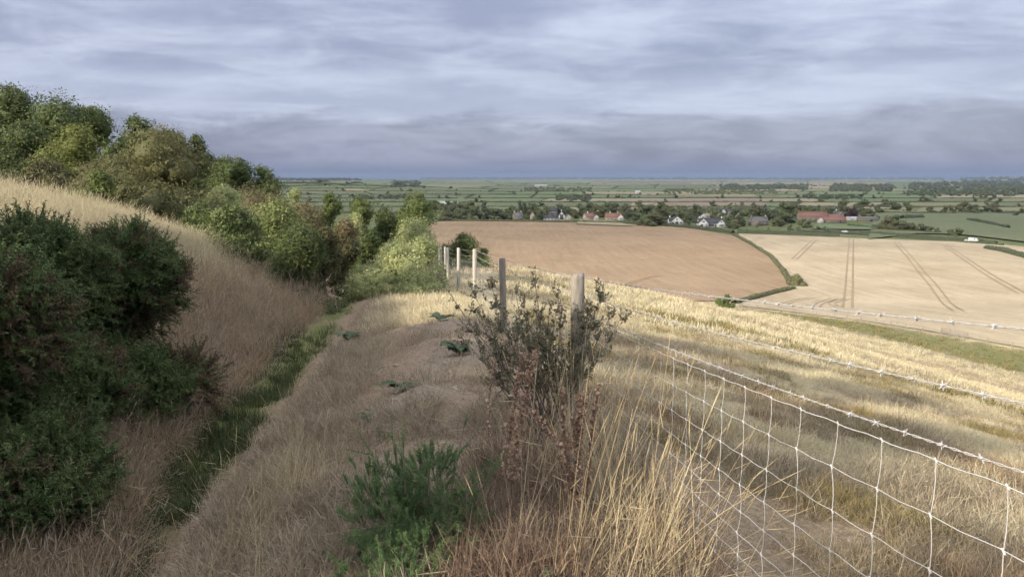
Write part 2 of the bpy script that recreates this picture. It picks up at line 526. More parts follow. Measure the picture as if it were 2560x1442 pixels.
def field_mat(name, c, c2, scale, rows=None, ang=0.):
    """soil or crop: broad patches, fine mottling and, where seen from near, drilled rows"""
    m, nt, N, L = new_mat(name)
    tc = N('ShaderNodeTexCoord')
    big = nnoise(nt, scale, 5, .6, tc.outputs['Object'])
    mp = N('ShaderNodeMapping')
    mp.inputs['Rotation'].default_value = (0, 0, ang)
    mp.inputs['Scale'].default_value = (1.0, .07, 1)
    L(tc.outputs['Object'], mp.inputs[0])
    fine = nnoise(nt, (rows or scale * 12), 6, .7, mp.outputs[0])
    spk = nnoise(nt, (rows or scale * 12) * 1.6, 5, .75, tc.outputs['Object'])
    a = N('ShaderNodeMath'); a.operation = 'MULTIPLY_ADD'; L(fine, a.inputs[0]); a.inputs[1].default_value = .40
    b = N('ShaderNodeMath'); b.operation = 'MULTIPLY_ADD'; L(big, b.inputs[0]); b.inputs[1].default_value = .38
    d = N('ShaderNodeMath'); d.operation = 'MULTIPLY'; L(spk, d.inputs[0]); d.inputs[1].default_value = .22
    L(d.outputs[0], b.inputs[2]); L(b.outputs[0], a.inputs[2])
    mid = tuple((p + q) / 2 for p, q in zip(c, c2))
    col = ramp(nt, a.outputs[0], [(.38, c), (.5, mid), (.62, c2)])
    p = N('ShaderNodeBsdfPrincipled'); L(col, p.inputs['Base Color'])
    p.inputs['Roughness'].default_value = .95; p.inputs['Specular IOR Level'].default_value = .1
    o = N('ShaderNodeOutputMaterial'); L(p.outputs[0], o.inputs[0])
    return m


M['plough'] = field_mat('brown_soil', (.225, .160, .102), (.335, .245, .160), .022, .32, .5)
M['stubble'] = field_mat('stubble', (.30, .245, .165), (.465, .392, .280), .03, .30, -.02)
M['track'] = solid('track', [(.25, .185, .122), (.34, .26, .175)], .3)
M['track_soft'] = solid('faint_track', [(.27, .175, .105), (.33, .22, .13)], .3)
M['f_green'] = field_mat('pasture', (.118, .138, .076), (.155, .172, .096), .012)
M['f_bright'] = field_mat('ley', (.122, .160, .080), (.155, .192, .098), .010)
M['f_dull'] = field_mat('dry_pasture', (.165, .172, .090), (.215, .210, .118), .012)
M['f_tan'] = field_mat('far_stubble', (.235, .205, .135), (.315, .275, .185), .012)
M['f_pink'] = field_mat('far_plough', (.205, .162, .122), (.27, .215, .165), .012)
M['tarmac'] = solid('tarmac', [(.060, .060, .062), (.10, .098, .095)], .5)
M['sea'] = solid('sea', [(.045, .070, .15), (.055, .085, .17)], .002, 3, .6, .2)
M['render_white'] = solid('white_render', [(.74, .74, .73), (.83, .83, .82)], .8)
M['stone_wall'] = solid('stone_wall', [(.25, .22, .18), (.36, .32, .26), (.30, .26, .22)], 2.5, 5)
M['cream_wall'] = solid('cream_wall', [(.50, .46, .38), (.60, .56, .47)], 1)
M['slate'] = solid('slate', [(.055, .058, .068), (.090, .092, .105)], 1.5, 4)
M['grey_tile'] = solid('grey_tile', [(.13, .125, .125), (.20, .19, .185)], 1.5, 4)
M['pantile'] = solid('red_pantile', [(.20, .105, .082), (.27, .145, .115), (.24, .135, .11)], 1.2, 5)
M['tan_tile'] = solid('tan_tile', [(.26, .22, .17), (.34, .29, .23)], 1.2, 4)
M['shed_sheet'] = solid('shed_sheet', [(.42, .43, .44), (.55, .56, .57)], .4, 3)
M['glass'] = solid('window_glass', [(.02, .024, .03), (.035, .04, .05)], 2, 2, .12, .6)
M['frame'] = solid('window_frame', [(.68, .68, .67), (.76, .76, .75)], 3)
M['door'] = solid('door_paint', [(.07, .09, .10), (.10, .12, .13)], 3)
M['car_white'] = solid('car_paint', [(.72, .73, .75), (.80, .81, .82)], 2, 2, .25, .5)
M['tyre'] = solid('tyre', [(.02, .02, .02), (.03, .03, .03)], 9)


# ground material: dry turf with zones from point attributes
def ground_mat():
    m, nt, N, L = new_mat('ground_turf')

    def attr(n):
        a = N('ShaderNodeAttribute'); a.attribute_name = n
        return a.outputs['Fac']

    def mixc(f, a, b):
        n = N('ShaderNodeMix'); n.data_type = 'RGBA'
        if isinstance(f, (int, float)): n.inputs[0].default_value = f
        else: L(f, n.inputs[0])
        L(a, n.inputs[6]); L(b, n.inputs[7])
        return n.outputs[2]
    tc = N('ShaderNodeTexCoord')
    v = tc.outputs['Object']
    fine = nnoise(nt, 26., 8., .7, v)
    mid = nnoise(nt, 1.6, 6., .65, v)
    big = nnoise(nt, .045, 5., .6, v)
    turf = ramp(nt, fine, [(.28, (.12, .088, .066)), (.5, (.24, .18, .132)), (.72, (.39, .315, .225))])
    pale_f = ramp(nt, fine, [(.25, (.28, .23, .14)), (.5, (.45, .39, .255)), (.75, (.61, .545, .38))])
    pale_g = ramp(nt, mid, [(.35, (.29, .26, .13)), (.65, (.50, .42, .25))])
    pale = mixc(.45, pale_f, pale_g)
    green = ramp(nt, mid, [(.3, (.085, .105, .040)), (.5, (.14, .155, .060)), (.75, (.22, .20, .095))])
    soil = ramp(nt, fine, [(.3, (.17, .135, .108)), (.7, (.34, .285, .23))])
    plain = ramp(nt, big, [(.3, (.085, .115, .046)), (.5, (.125, .145, .062)), (.7, (.165, .165, .085))])
    c = mixc(attr('pale'), turf, pale)
    c = mixc(attr('green'), c, green)
    c = mixc(attr('soil'), c, soil)
    c = mixc(attr('plain'), c, plain)
    b = N('ShaderNodeBsdfPrincipled')
    L(c, b.inputs['Base Color'])
    b.inputs['Roughness'].default_value = .95
    b.inputs['Specular IOR Level'].default_value = .1
    bn = N('ShaderNodeBump'); bn.inputs['Strength'].default_value = .7; bn.inputs['Distance'].default_value = .04
    L(fine, bn.inputs['Height']); L(bn.outputs[0], b.inputs['Normal'])
    o = N('ShaderNodeOutputMaterial'); L(b.outputs[0], o.inputs[0])
    return m


M['ground'] = ground_mat()

# fence line and ditch line as functions of depth
POSTS = [(3560, 0, 0.80, -.175), (1447, 685, 5.9, None), (1259, 645, 11.6, None), (1185, 623, 18.5, None), (1145, 620, 22., None),
         (1119, 620, 26.5, None), (1103, 618, 31., None), (1113, 617, 38., None), (1127, 614, 46., None), (1136, 607, 55., None), (1147, 599, 66., None), (1153, 597, 74., None)]
FP = []
for px, py, d, z in POSTS:
    p = P(px, py if py else 800, d)
    if z is not None: p.z = z
    FP.append(p)
p = FP[0] + (FP[0] - FP[1]).normalized() * 5.0
FP_BACK = Vector((p.x, p.y, .30))
fx_y = np.array([FP_BACK.y] + [q.y for q in FP]); fx_x = np.array([FP_BACK.x] + [q.x for q in FP])


def fence_x(y):
    return np.interp(y, fx_y, fx_x)


def knot_x(k, y):
    return np.interp(y, SY, KX[:, k])


# the foot of the slope (a fence there) and the upper edge of the green strip above it
def _line(px):
    q = sorted((hit(*p).y, hit(*p).x) for p in px)
    return np.array([a for a, b in q]), np.array([b for a, b in q])


FOOT_Y, FOOT_X = _line([(1850, 768), (1960, 783), (2080, 796), (2190, 812), (2290, 828), (2420, 852), (2580, 880), (2800, 925)])
STRIP_Y, STRIP_X = _line([(1870, 776), (1990, 800), (2100, 826), (2300, 872), (2560, 942), (2800, 1010)])


# ------------------------------------------------------------------ ground sheet
def zone(x, y):
    """masks of what grows where: pale field, green, bare soil, plain"""
    dx = x - knot_x(7, y)
    n = fbm(x * .6, y * .6, 21)
    n2 = fbm(x * .12, y * .12, 33)
    right = np.clip((x - fence_x(y) - .1) / .8, 0, 1) * (y < 240)
    pale = right * np.clip((n - .30) * 4, .25, 1) * np.clip(.4 + y / 22, 0, 1)
    ridge = np.clip(1 - np.abs(x - knot_x(9, y)) / 1.6, 0, 1) * np.clip((y - 13) / 3, 0, 1) * np.clip((34 - y) / 5, 0, 1)
    pale = np.maximum(pale, ridge)
    lefttop = np.clip(1 - np.abs(x - knot_x(5, y) + .6) / 2.2, 0, 1) * (y < 16) * (y > 3)
    pale = np.maximum(pale, lefttop * .8)
    ditch = np.clip((y - 3.0) / 3.0, .2, 1) * np.clip(1.5 - np.abs(dx + .12) / .26, 0, 1) * (y < 22) * np.clip((n - .25) * 6, 0.2, 1)
    # green strip at the foot of the slope
    strip = np.clip((x - np.interp(y, STRIP_Y, STRIP_X)) / 5, 0, 1) * np.clip((np.interp(y, FOOT_Y, FOOT_X) - x) / 1.5, 0, 1) * (y > 40) * (y < 228)
    lefthill = np.clip((-x - 9) / 4, 0, 1) * (y < 300) * np.clip((y - 10) / 10, 0, 1)
    green = np.maximum(np.maximum(ditch, strip * np.clip(.55 + n * .6, 0, 1)), lefthill * .7)
    green = np.maximum(green, right * np.clip((n2 - .55) * 5, 0, .5) * (y < 60))
    path = np.clip(1.4 - np.abs(x - (knot_x(9, y) - .10 + .20 * np.sin(y * .8))) / .45, 0, 1) * (y > 1) * (y < 13) * np.clip((n - .25) * 4, .2, 1)
    toe = np.clip(1 - np.abs(x - knot_x(8, y) - .05) / .16, 0, 1) * (y < 14)
    soil = np.maximum(path * .8, toe * .75)
    plain = np.clip((y - 215) / 15, 0, 1)
    return pale, green, soil, plain


def build_ground():
    nx, ny = 460, 560
    tx = np.linspace(-math.asinh(9000 / 2.0), math.asinh(9000 / 2.0), nx)
    x = -1 + 2.0 * np.sinh(tx)
    ty = np.linspace(-math.asinh(48 / 3.), math.asinh(13500 / 3.), ny)
    y = 5 + 3. * np.sinh(ty)
    # the sheet widens with distance
    X, Y = np.meshgrid(x, y)
    Z = ground(X.ravel(), Y.ravel()).reshape(X.shape)
    V = np.stack([X, Y, Z], -1).reshape(-1, 3)
    i = np.arange(ny - 1)[:, None] * nx + np.arange(nx - 1)[None]
    F = np.stack([i, i + 1, i + nx + 1, i + nx], -1).reshape(-1, 4)
    a = zone(V[:, 0], V[:, 1])
    me = mesh_np('ground', V, F, M['ground'], True, dict(pale=a[0], green=a[1], soil=a[2], plain=a[3]))
    tag(link('ground', me), 'dry grassy hillside falling to a wide farmed plain', 'ground', kind='structure')
    mb = MB()
    mb.add([(-40000, 9000, -84.5), (40000, 9000, -84.5), (40000, 40000, -84.5), (-40000, 40000, -84.5)], [[0, 1, 2, 3]])
    o = mb.build('sea', M['sea'])
    tag(o, 'blue strip of sea on the horizon', 'sea', kind='structure')


build_ground()


# ------------------------------------------------------------------ fields
def sheet(name, corners, mat, off, nu=10, nv=6, label=None, cat='field', kind='structure', parent=None, fine=False):
    """a field draped on the ground: corners of the near edge (polyline) and far edge (polyline), both left to right"""
    a, b = [np.array(c, float) for c in corners]
    def res(p, n):
        s = np.concatenate([[0], np.cumsum(np.hypot(*np.diff(p, axis=0).T))])
        t = np.linspace(0, s[-1], n)
        return np.stack([np.interp(t, s, p[:, 0]), np.interp(t, s, p[:, 1])], 1)
    a = res(a, nu + 1); b = res(b, nu + 1)
    t = np.linspace(0, 1, nv + 1)[:, None, None]
    g = a[None] * (1 - t) + b[None] * t
    xy = g.reshape(-1, 2)
    z = ground(xy[:, 0], xy[:, 1], fine)
    d = np.hypot(xy[:, 0], xy[:, 1])
    z = z + off + .00035 * d
    i = np.arange(nv)[:, None] * (nu + 1) + np.arange(nu)[None]
    F = np.stack([i, i + 1, i + nu + 2, i + nu + 1], -1).reshape(-1, 4)
    o = link(name, mesh_np(name, np.column_stack([xy, z]), F, mat, True), parent)
    if label:
        tag(o, label, cat, kind=kind)
    return o


def hp(px, py):
    q = hit(px, py)
    return (q.x, q.y)


sheet('ploughed_field', ([(-150, 300), (-70, 215), (0, 190), (40, 205), (70, 226), (103, 278)],
                         [(-64, 715), (-20, 708), (50, 690), (112, 665), (145, 610), (157, 532)]), M['plough'], .10, 30, 30,
      'bare brown ploughed field below the hill, before the village')
# the right flank between the hedge bend and the far corner
sheet('ploughed_field_flank', ([(103, 278), (113, 310), (135, 395), (157, 532)], [(60, 330), (70, 380), (90, 450), (120, 560)]), M['plough'], .16, 12, 6,
      'strip of brown soil along the curved hedge', 'field')
stub_near = [hp(1858, 766), hp(1960, 778), hp(2140, 800), hp(2290, 823), hp(2420, 846), hp(2580, 874), hp(2700, 900)]
stub_far = [(166, 556), (215, 528), (262, 500), (297, 484), (310, 440)]
sheet('stubble_field', (stub_near, stub_far), M['stubble'], .08, 24, 30, 'pale stubble field with wheel tracks at the foot of the slope')
sheet('stubble_field_edge', ([(72, 226), (105, 278), (116, 310), (138, 395), (166, 556)], [(74, 196), (120, 280), (150, 340), (190, 420), (215, 528)]), M['stubble'], .13, 20, 6,
      'stubble along the curved hedge', 'field')


def strip(name, pts, w, mat, off=.16, parent=None):
    p = np.array(pts, float)
    s = np.concatenate([[0], np.cumsum(np.hypot(*np.diff(p, axis=0).T))])
    n = max(6, int(s[-1] / 6))
    t = np.linspace(0, s[-1], n)
    q = np.stack([np.interp(t, s, p[:, 0]), np.interp(t, s, p[:, 1])], 1)
    for _ in range(3):
        q[1:-1] = .5 * q[1:-1] + .25 * (q[:-2] + q[2:])
    tg = np.gradient(q, axis=0); tg /= np.linalg.norm(tg, axis=1)[:, None]
    nn = np.stack([-tg[:, 1], tg[:, 0]], 1)
    V = []
    for sd in (-1, 1):
        e = q + nn * w / 2 * sd
        V.append(np.column_stack([e, ground(e[:, 0], e[:, 1], False) + off + .0004 * np.hypot(e[:, 0], e[:, 1])]))
    V = np.concatenate(V)
    i = np.arange(n - 1)
    F = np.stack([i, i + 1, i + n + 1, i + n], -1)
    return link(name, mesh_np(name, V, F, mat, True), parent)


# wheel tracks in the stubble: pairs of lines read off the photograph on the ground
TRACKS = [[(2128, 598), (2125, 660), (2122, 720), (2118, 770)], [(2240, 605), (2275, 645), (2330, 710), (2395, 778)], [(2360, 612), (2430, 660), (2555, 735)],
          [(2035, 602), (2005, 630), (1985, 650)], [(1905, 592), (1880, 606)], [(2100, 770), (2070, 762), (2075, 752), (2120, 748)],
          [(1960, 762), (1985, 752), (2030, 746)], [(2040, 770), (2045, 757), (2085, 748)]]
for k, t in enumerate(TRACKS):
    g = [hp(*q) for q in t]
    for sd in (-1, 1):
        ga = np.array(g); tg = np.gradient(ga, axis=0); tg /= np.linalg.norm(tg, axis=1)[:, None] + 1e-9
        off = np.stack([-tg[:, 1], tg[:, 0]], 1) * (1.25 if k < 5 else .9) * sd
        o = strip('wheel_track', ga + off, .55 if k < 5 else .4, M['track'], .24)
        tag(o, 'brown tractor wheel track across the pale stubble', 'wheel track', 'tractor wheel tracks in the stubble', 'structure')
for t in ([(1650, 690), (1600, 700), (1570, 712)], [(1742, 585), (1736, 640), (1738, 690)]):
    g = np.array([hp(*q) for q in t])
    for sd in (-.9, .9):
        o = strip('wheel_track', g + np.array([[sd, 0]]), .32, M['track_soft'], .24)
        tag(o, 'faint dark wheel track across the brown soil', 'wheel track', 'faint wheel tracks in the brown field', 'structure')

# road along the far edge of the stubble
road_px = [(1990, 577), (2070, 579), (2110, 584), (2200, 589), (2330, 599), (2440, 607), (2500, 612)]
road_g = np.array([hp(*q) for q in road_px])
tag(strip('road', road_g, 6.5, M['tarmac'], .28), 'grey lane along the far edge of the stubble', 'road', kind='structure')

# patchwork of far fields: rows between the depths seen in the photograph
FIELD_NAMES = {'f_green': ('pasture_field', 'green pasture'), 'f_bright': ('pasture_field', 'bright green grass'), 'f_dull': ('pasture_field', 'dull dry pasture'),
               'f_tan': ('stubble_field', 'pale tan stubble'), 'f_pink': ('ploughed_field', 'brown ploughed')}
ROWS = [448.5, 450.5, 453.5, 457.5, 462, 467, 473, 480, 488, 497, 507, 519, 534]
HEDGE_LINES = []
rr = random.Random(11)
for r in range(len(ROWS) - 1):
    top, bot = ROWS[r], ROWS[r + 1]
    x = 560 + rr.uniform(-40, 40)
    while x < 2760:
        w = rr.uniform(90, 300) * (1.0 if r < 6 else 1.25)
        x1 = x + w
        cx = (x + x1) / 2
        if 1500 < cx < 2120 and r >= 3: wts = dict(f_green=3, f_dull=3, f_tan=4, f_pink=1, f_bright=1)
        elif cx >= 2120: wts = dict(f_green=5, f_dull=4, f_tan=1.5, f_bright=3, f_pink=.2)
        else: wts = dict(f_green=6, f_bright=3, f_dull=2, f_tan=.8)
        if r < 3: wts = dict(f_green=3, f_dull=3)
        key = rr.choices(list(wts), list(wts.values()))[0]
        sl = rr.uniform(-1, 1) * (bot - top) * .16
        sk = rr.uniform(-26, 26)
        c = [hp(x, bot + sl * .5), hp(x1, bot - sl * .5)], [hp(x + sk, top), hp(x1 + sk, top)]
        nm, adj = FIELD_NAMES[key]
        o = sheet(nm, c, M[key], .20 + .03 * (len(ROWS) - r), 6, 3)
        tag(o, adj + ' field far out on the hedged plain', 'field', 'far fields of the plain', 'structure')
        if r >= 2:
            HEDGE_LINES.append((c[0], r))
            if rr.random() < .7: HEDGE_LINES.append(([c[0][0], c[1][0]], r))
        x = x1
# larger fields that can be told apart
SPEC = [('ploughed_field', [(1590, 506), (1670, 512), (1745, 522), (1925, 516)], [(1600, 501), (1700, 501), (1800, 500), (1892, 500)], 'f_pink', 'brown ploughed field just beyond the village trees'),
        ('stubble_field', [(1690, 491), (1890, 492)], [(1690, 486), (1890, 488)], 'f_tan', 'thin pale stubble strip with dotted bushes beyond the brown field'),
        ('pasture_field', [(762, 463), (870, 472), (985, 469)], [(770, 454), (880, 452), (975, 455)], 'f_bright', 'smooth bright green field on the far low hill'),
        ('stubble_field', [(868, 479), (962, 484)], [(858, 473), (905, 474)], 'f_tan', 'pale wedge of stubble under the far green hill'),
        ('pasture_field', [(930, 484), (1110, 484), (1190, 486)], [(900, 473), (1040, 470), (1180, 478)], 'f_green', 'long green pasture under the far low hill'),
        ('stubble_field', [(2095, 523), (2240, 523)], [(2090, 515), (2150, 515)], 'f_tan', 'tan stubble wedge beyond the copper tree'),
        ('pasture_field', [(2170, 600), (2300, 585), (2420, 590), (2600, 612)], [(2190, 530), (2300, 531), (2420, 533), (2600, 537)], 'f_green', 'wide green pasture behind the lane'),
        ('stubble_field', [(1440, 562), (1585, 568)], [(1450, 551), (1540, 555)], 'f_tan', 'pale dry paddock by the red roofed cottages'),
        ('pasture_field', [(2030, 574), (2210, 577)], [(2040, 562), (2210, 565)], 'f_bright', 'green paddock before the red roofed farm'),
        ('pasture_field', [(1170, 536), (1420, 540)], [(1190, 518), (1420, 520)], 'f_bright', 'green meadow behind the village trees')]
for nm, a, b, key, lab in SPEC:
    sheet(nm, ([hp(*q) for q in a], [hp(*q) for q in b]), M[key], .75, 12, 5, lab)


# ------------------------------------------------------------------ foliage builders
def leaf_cards(C, Nrm, size, rng, aspect=.6, spread=.7):
    """rhombic leaves at centres C, facing roughly along Nrm"""
    n = len(C)
    d = Nrm + rng.normal(0, spread, (n, 3)); d /= np.linalg.norm(d, axis=1)[:, None] + 1e-9
    r = rng.normal(0, 1, (n, 3))
    a = np.cross(d, r); a /= np.linalg.norm(a, axis=1)[:, None] + 1e-9
    b = np.cross(d, a)
    s = (size * rng.uniform(.45, 1.0, n) * np.where(rng.random(n) < .15, 1.6, 1.0) * 1.15)[:, None]
    bend = d * s * .18
    V = np.stack([C - a * s * .5, C + b * s * .5 * aspect - bend, C + a * s * .5, C - b * s * .5 * aspect - bend], 1).reshape(-1, 3)
    F = np.arange(n * 4).reshape(n, 4)
    return V, F


def lobes_dome(rng, n, rx, ry, h, low=.15, lobe=.42, flat=.85):
    """lobe centres spread over a dome of half widths rx, ry and height h (from z=0)"""
    L = []
    n = int(n * 1.6 * min(2.2, max(1., h / (1.5 * rx))))
    for k in range(n):
        t = k * 2.39996 + rng.uniform(-.5, .5)
        q = rng.uniform(.1, 1.15) ** .5
        e = low + (1 - low) * ((k * .618 + rng.uniform(-.06, .06)) % 1.0)
        rr_ = math.sqrt(max(0., 1 - (max(0, e - .25) / .75) ** 2)) * q
        R0 = lobe * rng.uniform(.5, 1.4) * min(rx, ry * 1.2, h) * .88
        zt = max(h * e - R0 * flat, R0 * flat * .7)
        L.append((math.cos(t) * rr_ * max(rx - R0 * .55, rx * .3), math.sin(t) * rr_ * max(ry - R0 * .55, ry * .3), zt, R0))
    return np.array(L)


def shell_points(L, n, rng, flat=.85, inner=.55, up=.25):
    """points on the outer side of a union of lobes with outward normals; also lobe index"""
    w = L[:, 3] ** 2; w = w / w.sum()
    k = rng.choice(len(L), n * 2, p=w)
    d = rng.normal(0, 1, (n * 2, 3)); d[:, 2] += up * 2
    d /= np.linalg.norm(d, axis=1)[:, None]
    r = L[k, 3] * (1 - inner * rng.uniform(0, 1, n * 2) ** 2.5) * (1 + .22 * np.sin(d[:, 0] * 7 + k) * np.sin(d[:, 1] * 6 + 2 * k) + .14 * np.sin(d[:, 2] * 11 + k) + rng.normal(0, .07, n * 2))
    ns = 7
    sp = rng.normal(0, 1, (len(L), ns, 3)); sp[:, :, 2] += .4; sp /= np.linalg.norm(sp, axis=2)[:, :, None]
    dot = np.max(np.einsum('nsk,nk->ns', sp[k], d), axis=1)
    r = r * (.90 + .42 * np.clip((dot - .80) / .20, 0, 1) ** 2)
    p = L[k, :3] + d * r[:, None] * np.array([1, 1, flat])
    # drop points deep inside other lobes
    keep = np.ones(n * 2, bool)
    for j in range(len(L)):
        q = (p - L[j, :3]) / np.array([1, 1, flat])
        keep &= ~((np.linalg.norm(q, axis=1) < L[j, 3] * .72) & (k != j))
    i = np.nonzero(keep)[0][:n]
    return p[i], d[i], k[i]


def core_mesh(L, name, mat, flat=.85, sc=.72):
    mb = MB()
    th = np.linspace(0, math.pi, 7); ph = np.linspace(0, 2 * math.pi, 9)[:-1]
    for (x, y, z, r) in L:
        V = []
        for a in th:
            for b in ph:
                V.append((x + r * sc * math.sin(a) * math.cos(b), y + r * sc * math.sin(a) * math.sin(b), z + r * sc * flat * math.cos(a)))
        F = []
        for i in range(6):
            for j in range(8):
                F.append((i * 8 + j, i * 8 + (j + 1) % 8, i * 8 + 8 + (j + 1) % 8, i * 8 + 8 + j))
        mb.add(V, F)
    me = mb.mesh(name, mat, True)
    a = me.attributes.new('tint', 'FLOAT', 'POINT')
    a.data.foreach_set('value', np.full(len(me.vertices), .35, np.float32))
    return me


def foliage_mesh(name, L, n, size, mat, seed, flat=.85, aspect=.6, spread=.7, inner=.5, up=.25):
    rng = np.random.default_rng(seed)
    p, d, k = shell_points(L, n, rng, flat, inner, up)
    V, F = leaf_cards(p, d, size, rng, aspect, spread)
    lt = rng.uniform(0, 1, len(L))
    hgt = (p[:, 2] - p[:, 2].min()) / max(1e-6, np.ptp(p[:, 2]))
    tint = np.clip(.15 + .40 * lt[k] + .45 * rng.uniform(0, 1, len(p)) - .05 + 0 * hgt, 0, 1)
    return mesh_np(name, V, F, mat, False, dict(tint=tint))


def trunk_mesh(name, h, r, L, mat, seed, limbs=7, lean=.1):
    rng = np.random.default_rng(seed)
    mb = MB()
    top = np.array([rng.normal(0, lean) * h * .4, rng.normal(0, lean) * h * .4, h * .55])
    pts = [np.array([0, 0, -.25])] + [top * t + np.array([rng.normal(0, .02) * h, rng.normal(0, .02) * h, 0]) for t in (.3, .65, 1)]
    mb.tube(pts, [r * 1.25, r, r * .75, r * .45], 7)
    for k in range(min(limbs, len(L))):
        c = L[k, :3]
        s = top * rng.uniform(.35, .95)
        m = s * .45 + c * .55 + np.array([0, 0, -.08 * h])
        mb.tube([s, m, c, c + (c - m) * .5], [r * .45, r * .3, r * .16, r * .05], 5, False)
    return mb.mesh(name, mat, True)


def bush(name, label, cat, left, right, top, depth, mat, n, leaf, seed, group=None, lobes=14, deep=None, core='core_gorse', trunk=None, flat=.85, low=.12, lobe=.42,
         aspect=.6, spread=.7, inner=.5, drop=0., sink=.15):
    """a bush or tree fitted between two pixel columns, its top at a pixel row, standing at a depth"""
    cx = (left + right) / 2
    q = P(cx, top, depth)
    base = gz(q.x, depth) - drop
    h = q.z - base + sink
    rx = (right - left) / 2 / FPX * depth * 1.1
    ry = deep if deep else rx * .9
    rng = np.random.default_rng(seed)
    L = lobes_dome(rng, lobes, rx, ry, h, low, lobe, flat)
    root = empty(name, (q.x, depth, base - sink))
    tag(root, label, cat, group)
    f = link('crown' if trunk else 'foliage', foliage_mesh(name + '_leaves', L, int(n * 1.7), leaf * .88, M[mat], seed + 1, flat, aspect, spread, inner), root)
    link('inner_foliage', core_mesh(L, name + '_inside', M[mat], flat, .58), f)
    link('trunk' if trunk else 'stem', trunk_mesh(name + '_trunk', h, (trunk or .05), L, M['bark'], seed + 2), root)
    return root


# ------------------------------------------------------------------ trees and scrub on the slope
B = bush
G_T = 'trees on the slope above the ditch'
# far left skyline trees
B('oak_tree', 'dark oak at the top left edge of the wood', 'tree', -83, 88, 208, 62, 'leaf_dark', 6500, .22, 101, G_T, 24, core='core_tree', trunk=.16, low=.30)
B('oak_tree', 'broad dark green oak, highest crown of the wood after the edge oak', 'tree', 2, 232, 236, 58, 'leaf_dark', 9000, .20, 102, G_T, 30, core='core_tree', trunk=.18, low=.30)
B('oak_tree', 'green oak on the skyline behind the yellowing maple', 'tree', 138, 293, 262, 60, 'leaf_mid', 6000, .20, 103, G_T, 22, core='core_tree', trunk=.15, low=.30)
B('oak_tree', 'deep green oak in the shade at the left picture edge', 'tree', -54, 134, 300, 50, 'leaf_dark', 7000, .17, 104, G_T, 27, core='core_tree', trunk=.15, low=.30)
B('maple_tree', 'yellowing field maple in front of the dark oaks', 'tree', 77, 264, 306, 44, 'leaf_yellow', 6000, .15, 105, G_T, 24, core='core_tree', trunk=.12, low=.30)
B('ash_tree', 'open topped ash on the skyline behind the hawthorn', 'tree', 250, 403, 286, 56, 'leaf_dark', 4500, .18, 106, G_T, 21, core='core_tree', trunk=.12, low=.35, lobe=.34)
B('hawthorn_tree', 'brownish hawthorn with spreading twiggy crown above the pale grass', 'tree', 207, 529, 322, 32, 'leaf_haw', 16000, .11, 107, G_T, 36, core='core_gorse', trunk=.12, low=.25, lobe=.36, aspect=.5)
B('rowan_tree', 'thin crowned tree on the skyline right of the hawthorn', 'tree', 399, 475, 332, 50, 'leaf_dark', 2200, .15, 108, G_T, 13, core='core_tree', trunk=.09, low=.3, lobe=.4)
B('rowan_tree', 'small airy tree, lowest on the skyline by the hawthorn', 'tree', 446, 523, 334, 51, 'leaf_dark', 2000, .15, 109, G_T, 12, core='core_tree', trunk=.09, low=.35, lobe=.36)
B('holm_oak_tree', 'rounded dark green tree where the wood meets the horizon', 'tree', 500, 651, 392, 54, 'leaf_dark', 7000, .15, 110, G_T, 25, core='core_tree', trunk=.14, low=.30)
B('holm_oak_tree', 'darker rounded tree, last of the wood on the skyline', 'tree', 580, 709, 414, 58, 'leaf_dark', 5000, .16, 111, G_T, 21, core='core_tree', trunk=.14, low=.30)
B('oak_tree', 'oak filling the gap between ash and hawthorn crowns', 'tree', 340, 470, 322, 58, 'leaf_dark', 5500, .20, 141, G_T, 20, core='core_tree', trunk=.14, low=.2)
B('oak_tree', 'mid green tree behind the thin skyline trees', 'tree', 430, 560, 372, 60, 'leaf_mid', 5500, .19, 142, G_T, 20, core='core_tree', trunk=.14, low=.2)
B('holm_oak_tree', 'rounded green tree stepping down from the thin skyline trees', 'tree', 490, 610, 392, 56, 'leaf_dark', 6000, .17, 143, G_T, 20, core='core_tree', trunk=.14, low=.1)
B('holm_oak_tree', 'low dark tree at the foot of the stepping wood', 'tree', 620, 712, 440, 54, 'leaf_dark', 4500, .15, 144, G_T, 16, core='core_tree', trunk=.12, low=.05)
B('elder_bush', 'low elder under the hawthorn at the edge of the pale grass', 'bush', 180, 300, 425, 28, 'leaf_mid', 3500, .11, 112, None, 12)
B('bramble_bush', 'dark bramble mass under the oaks above the pale grass', 'bush', -60, 210, 400, 36, 'gorse_brown', 6500, .14, 113, None, 18, deep=2.5)
B('bramble_bush', 'dim bramble bank between maple and hawthorn', 'bush', 120, 330, 405, 38, 'gorse_brown', 5000, .14, 114, None, 15, deep=2.5)
B('gorse_bush', 'olive gorse mound right of the hawthorn', 'bush', 440, 640, 462, 36, 'gorse_lite', 6500, .10, 115, None, 18)
B('bracken_patch', 'orange brown bracken below the dark rounded tree', 'bracken', 520, 720, 474, 42, 'bracken', 6000, .13, 116, None, 20, lobe=.5, deep=3.0)
B('gorse_bush', 'dark green gorse mound above the bracken', 'bush', 560, 700, 470, 46, 'leaf_mid', 3500, .13, 117, None, 12)
B('gorse_bush', 'bright green gorse lit on top, largest on the bank behind the brown grass', 'bush', 555, 790, 502, 20.5, 'gorse_mid', 15000, .070, 118, None, 24, low=.08)
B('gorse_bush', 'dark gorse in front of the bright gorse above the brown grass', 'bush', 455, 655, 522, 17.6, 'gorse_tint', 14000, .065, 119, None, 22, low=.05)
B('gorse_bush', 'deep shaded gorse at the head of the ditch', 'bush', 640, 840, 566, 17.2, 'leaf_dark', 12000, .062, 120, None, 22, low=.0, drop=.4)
B('gorse_bush', 'browned gorse with pale tips leaning over the ditch', 'bush', 755, 862, 566, 19.5, 'gorse_brown', 8000, .062, 121, None, 18, low=.0, drop=.4)
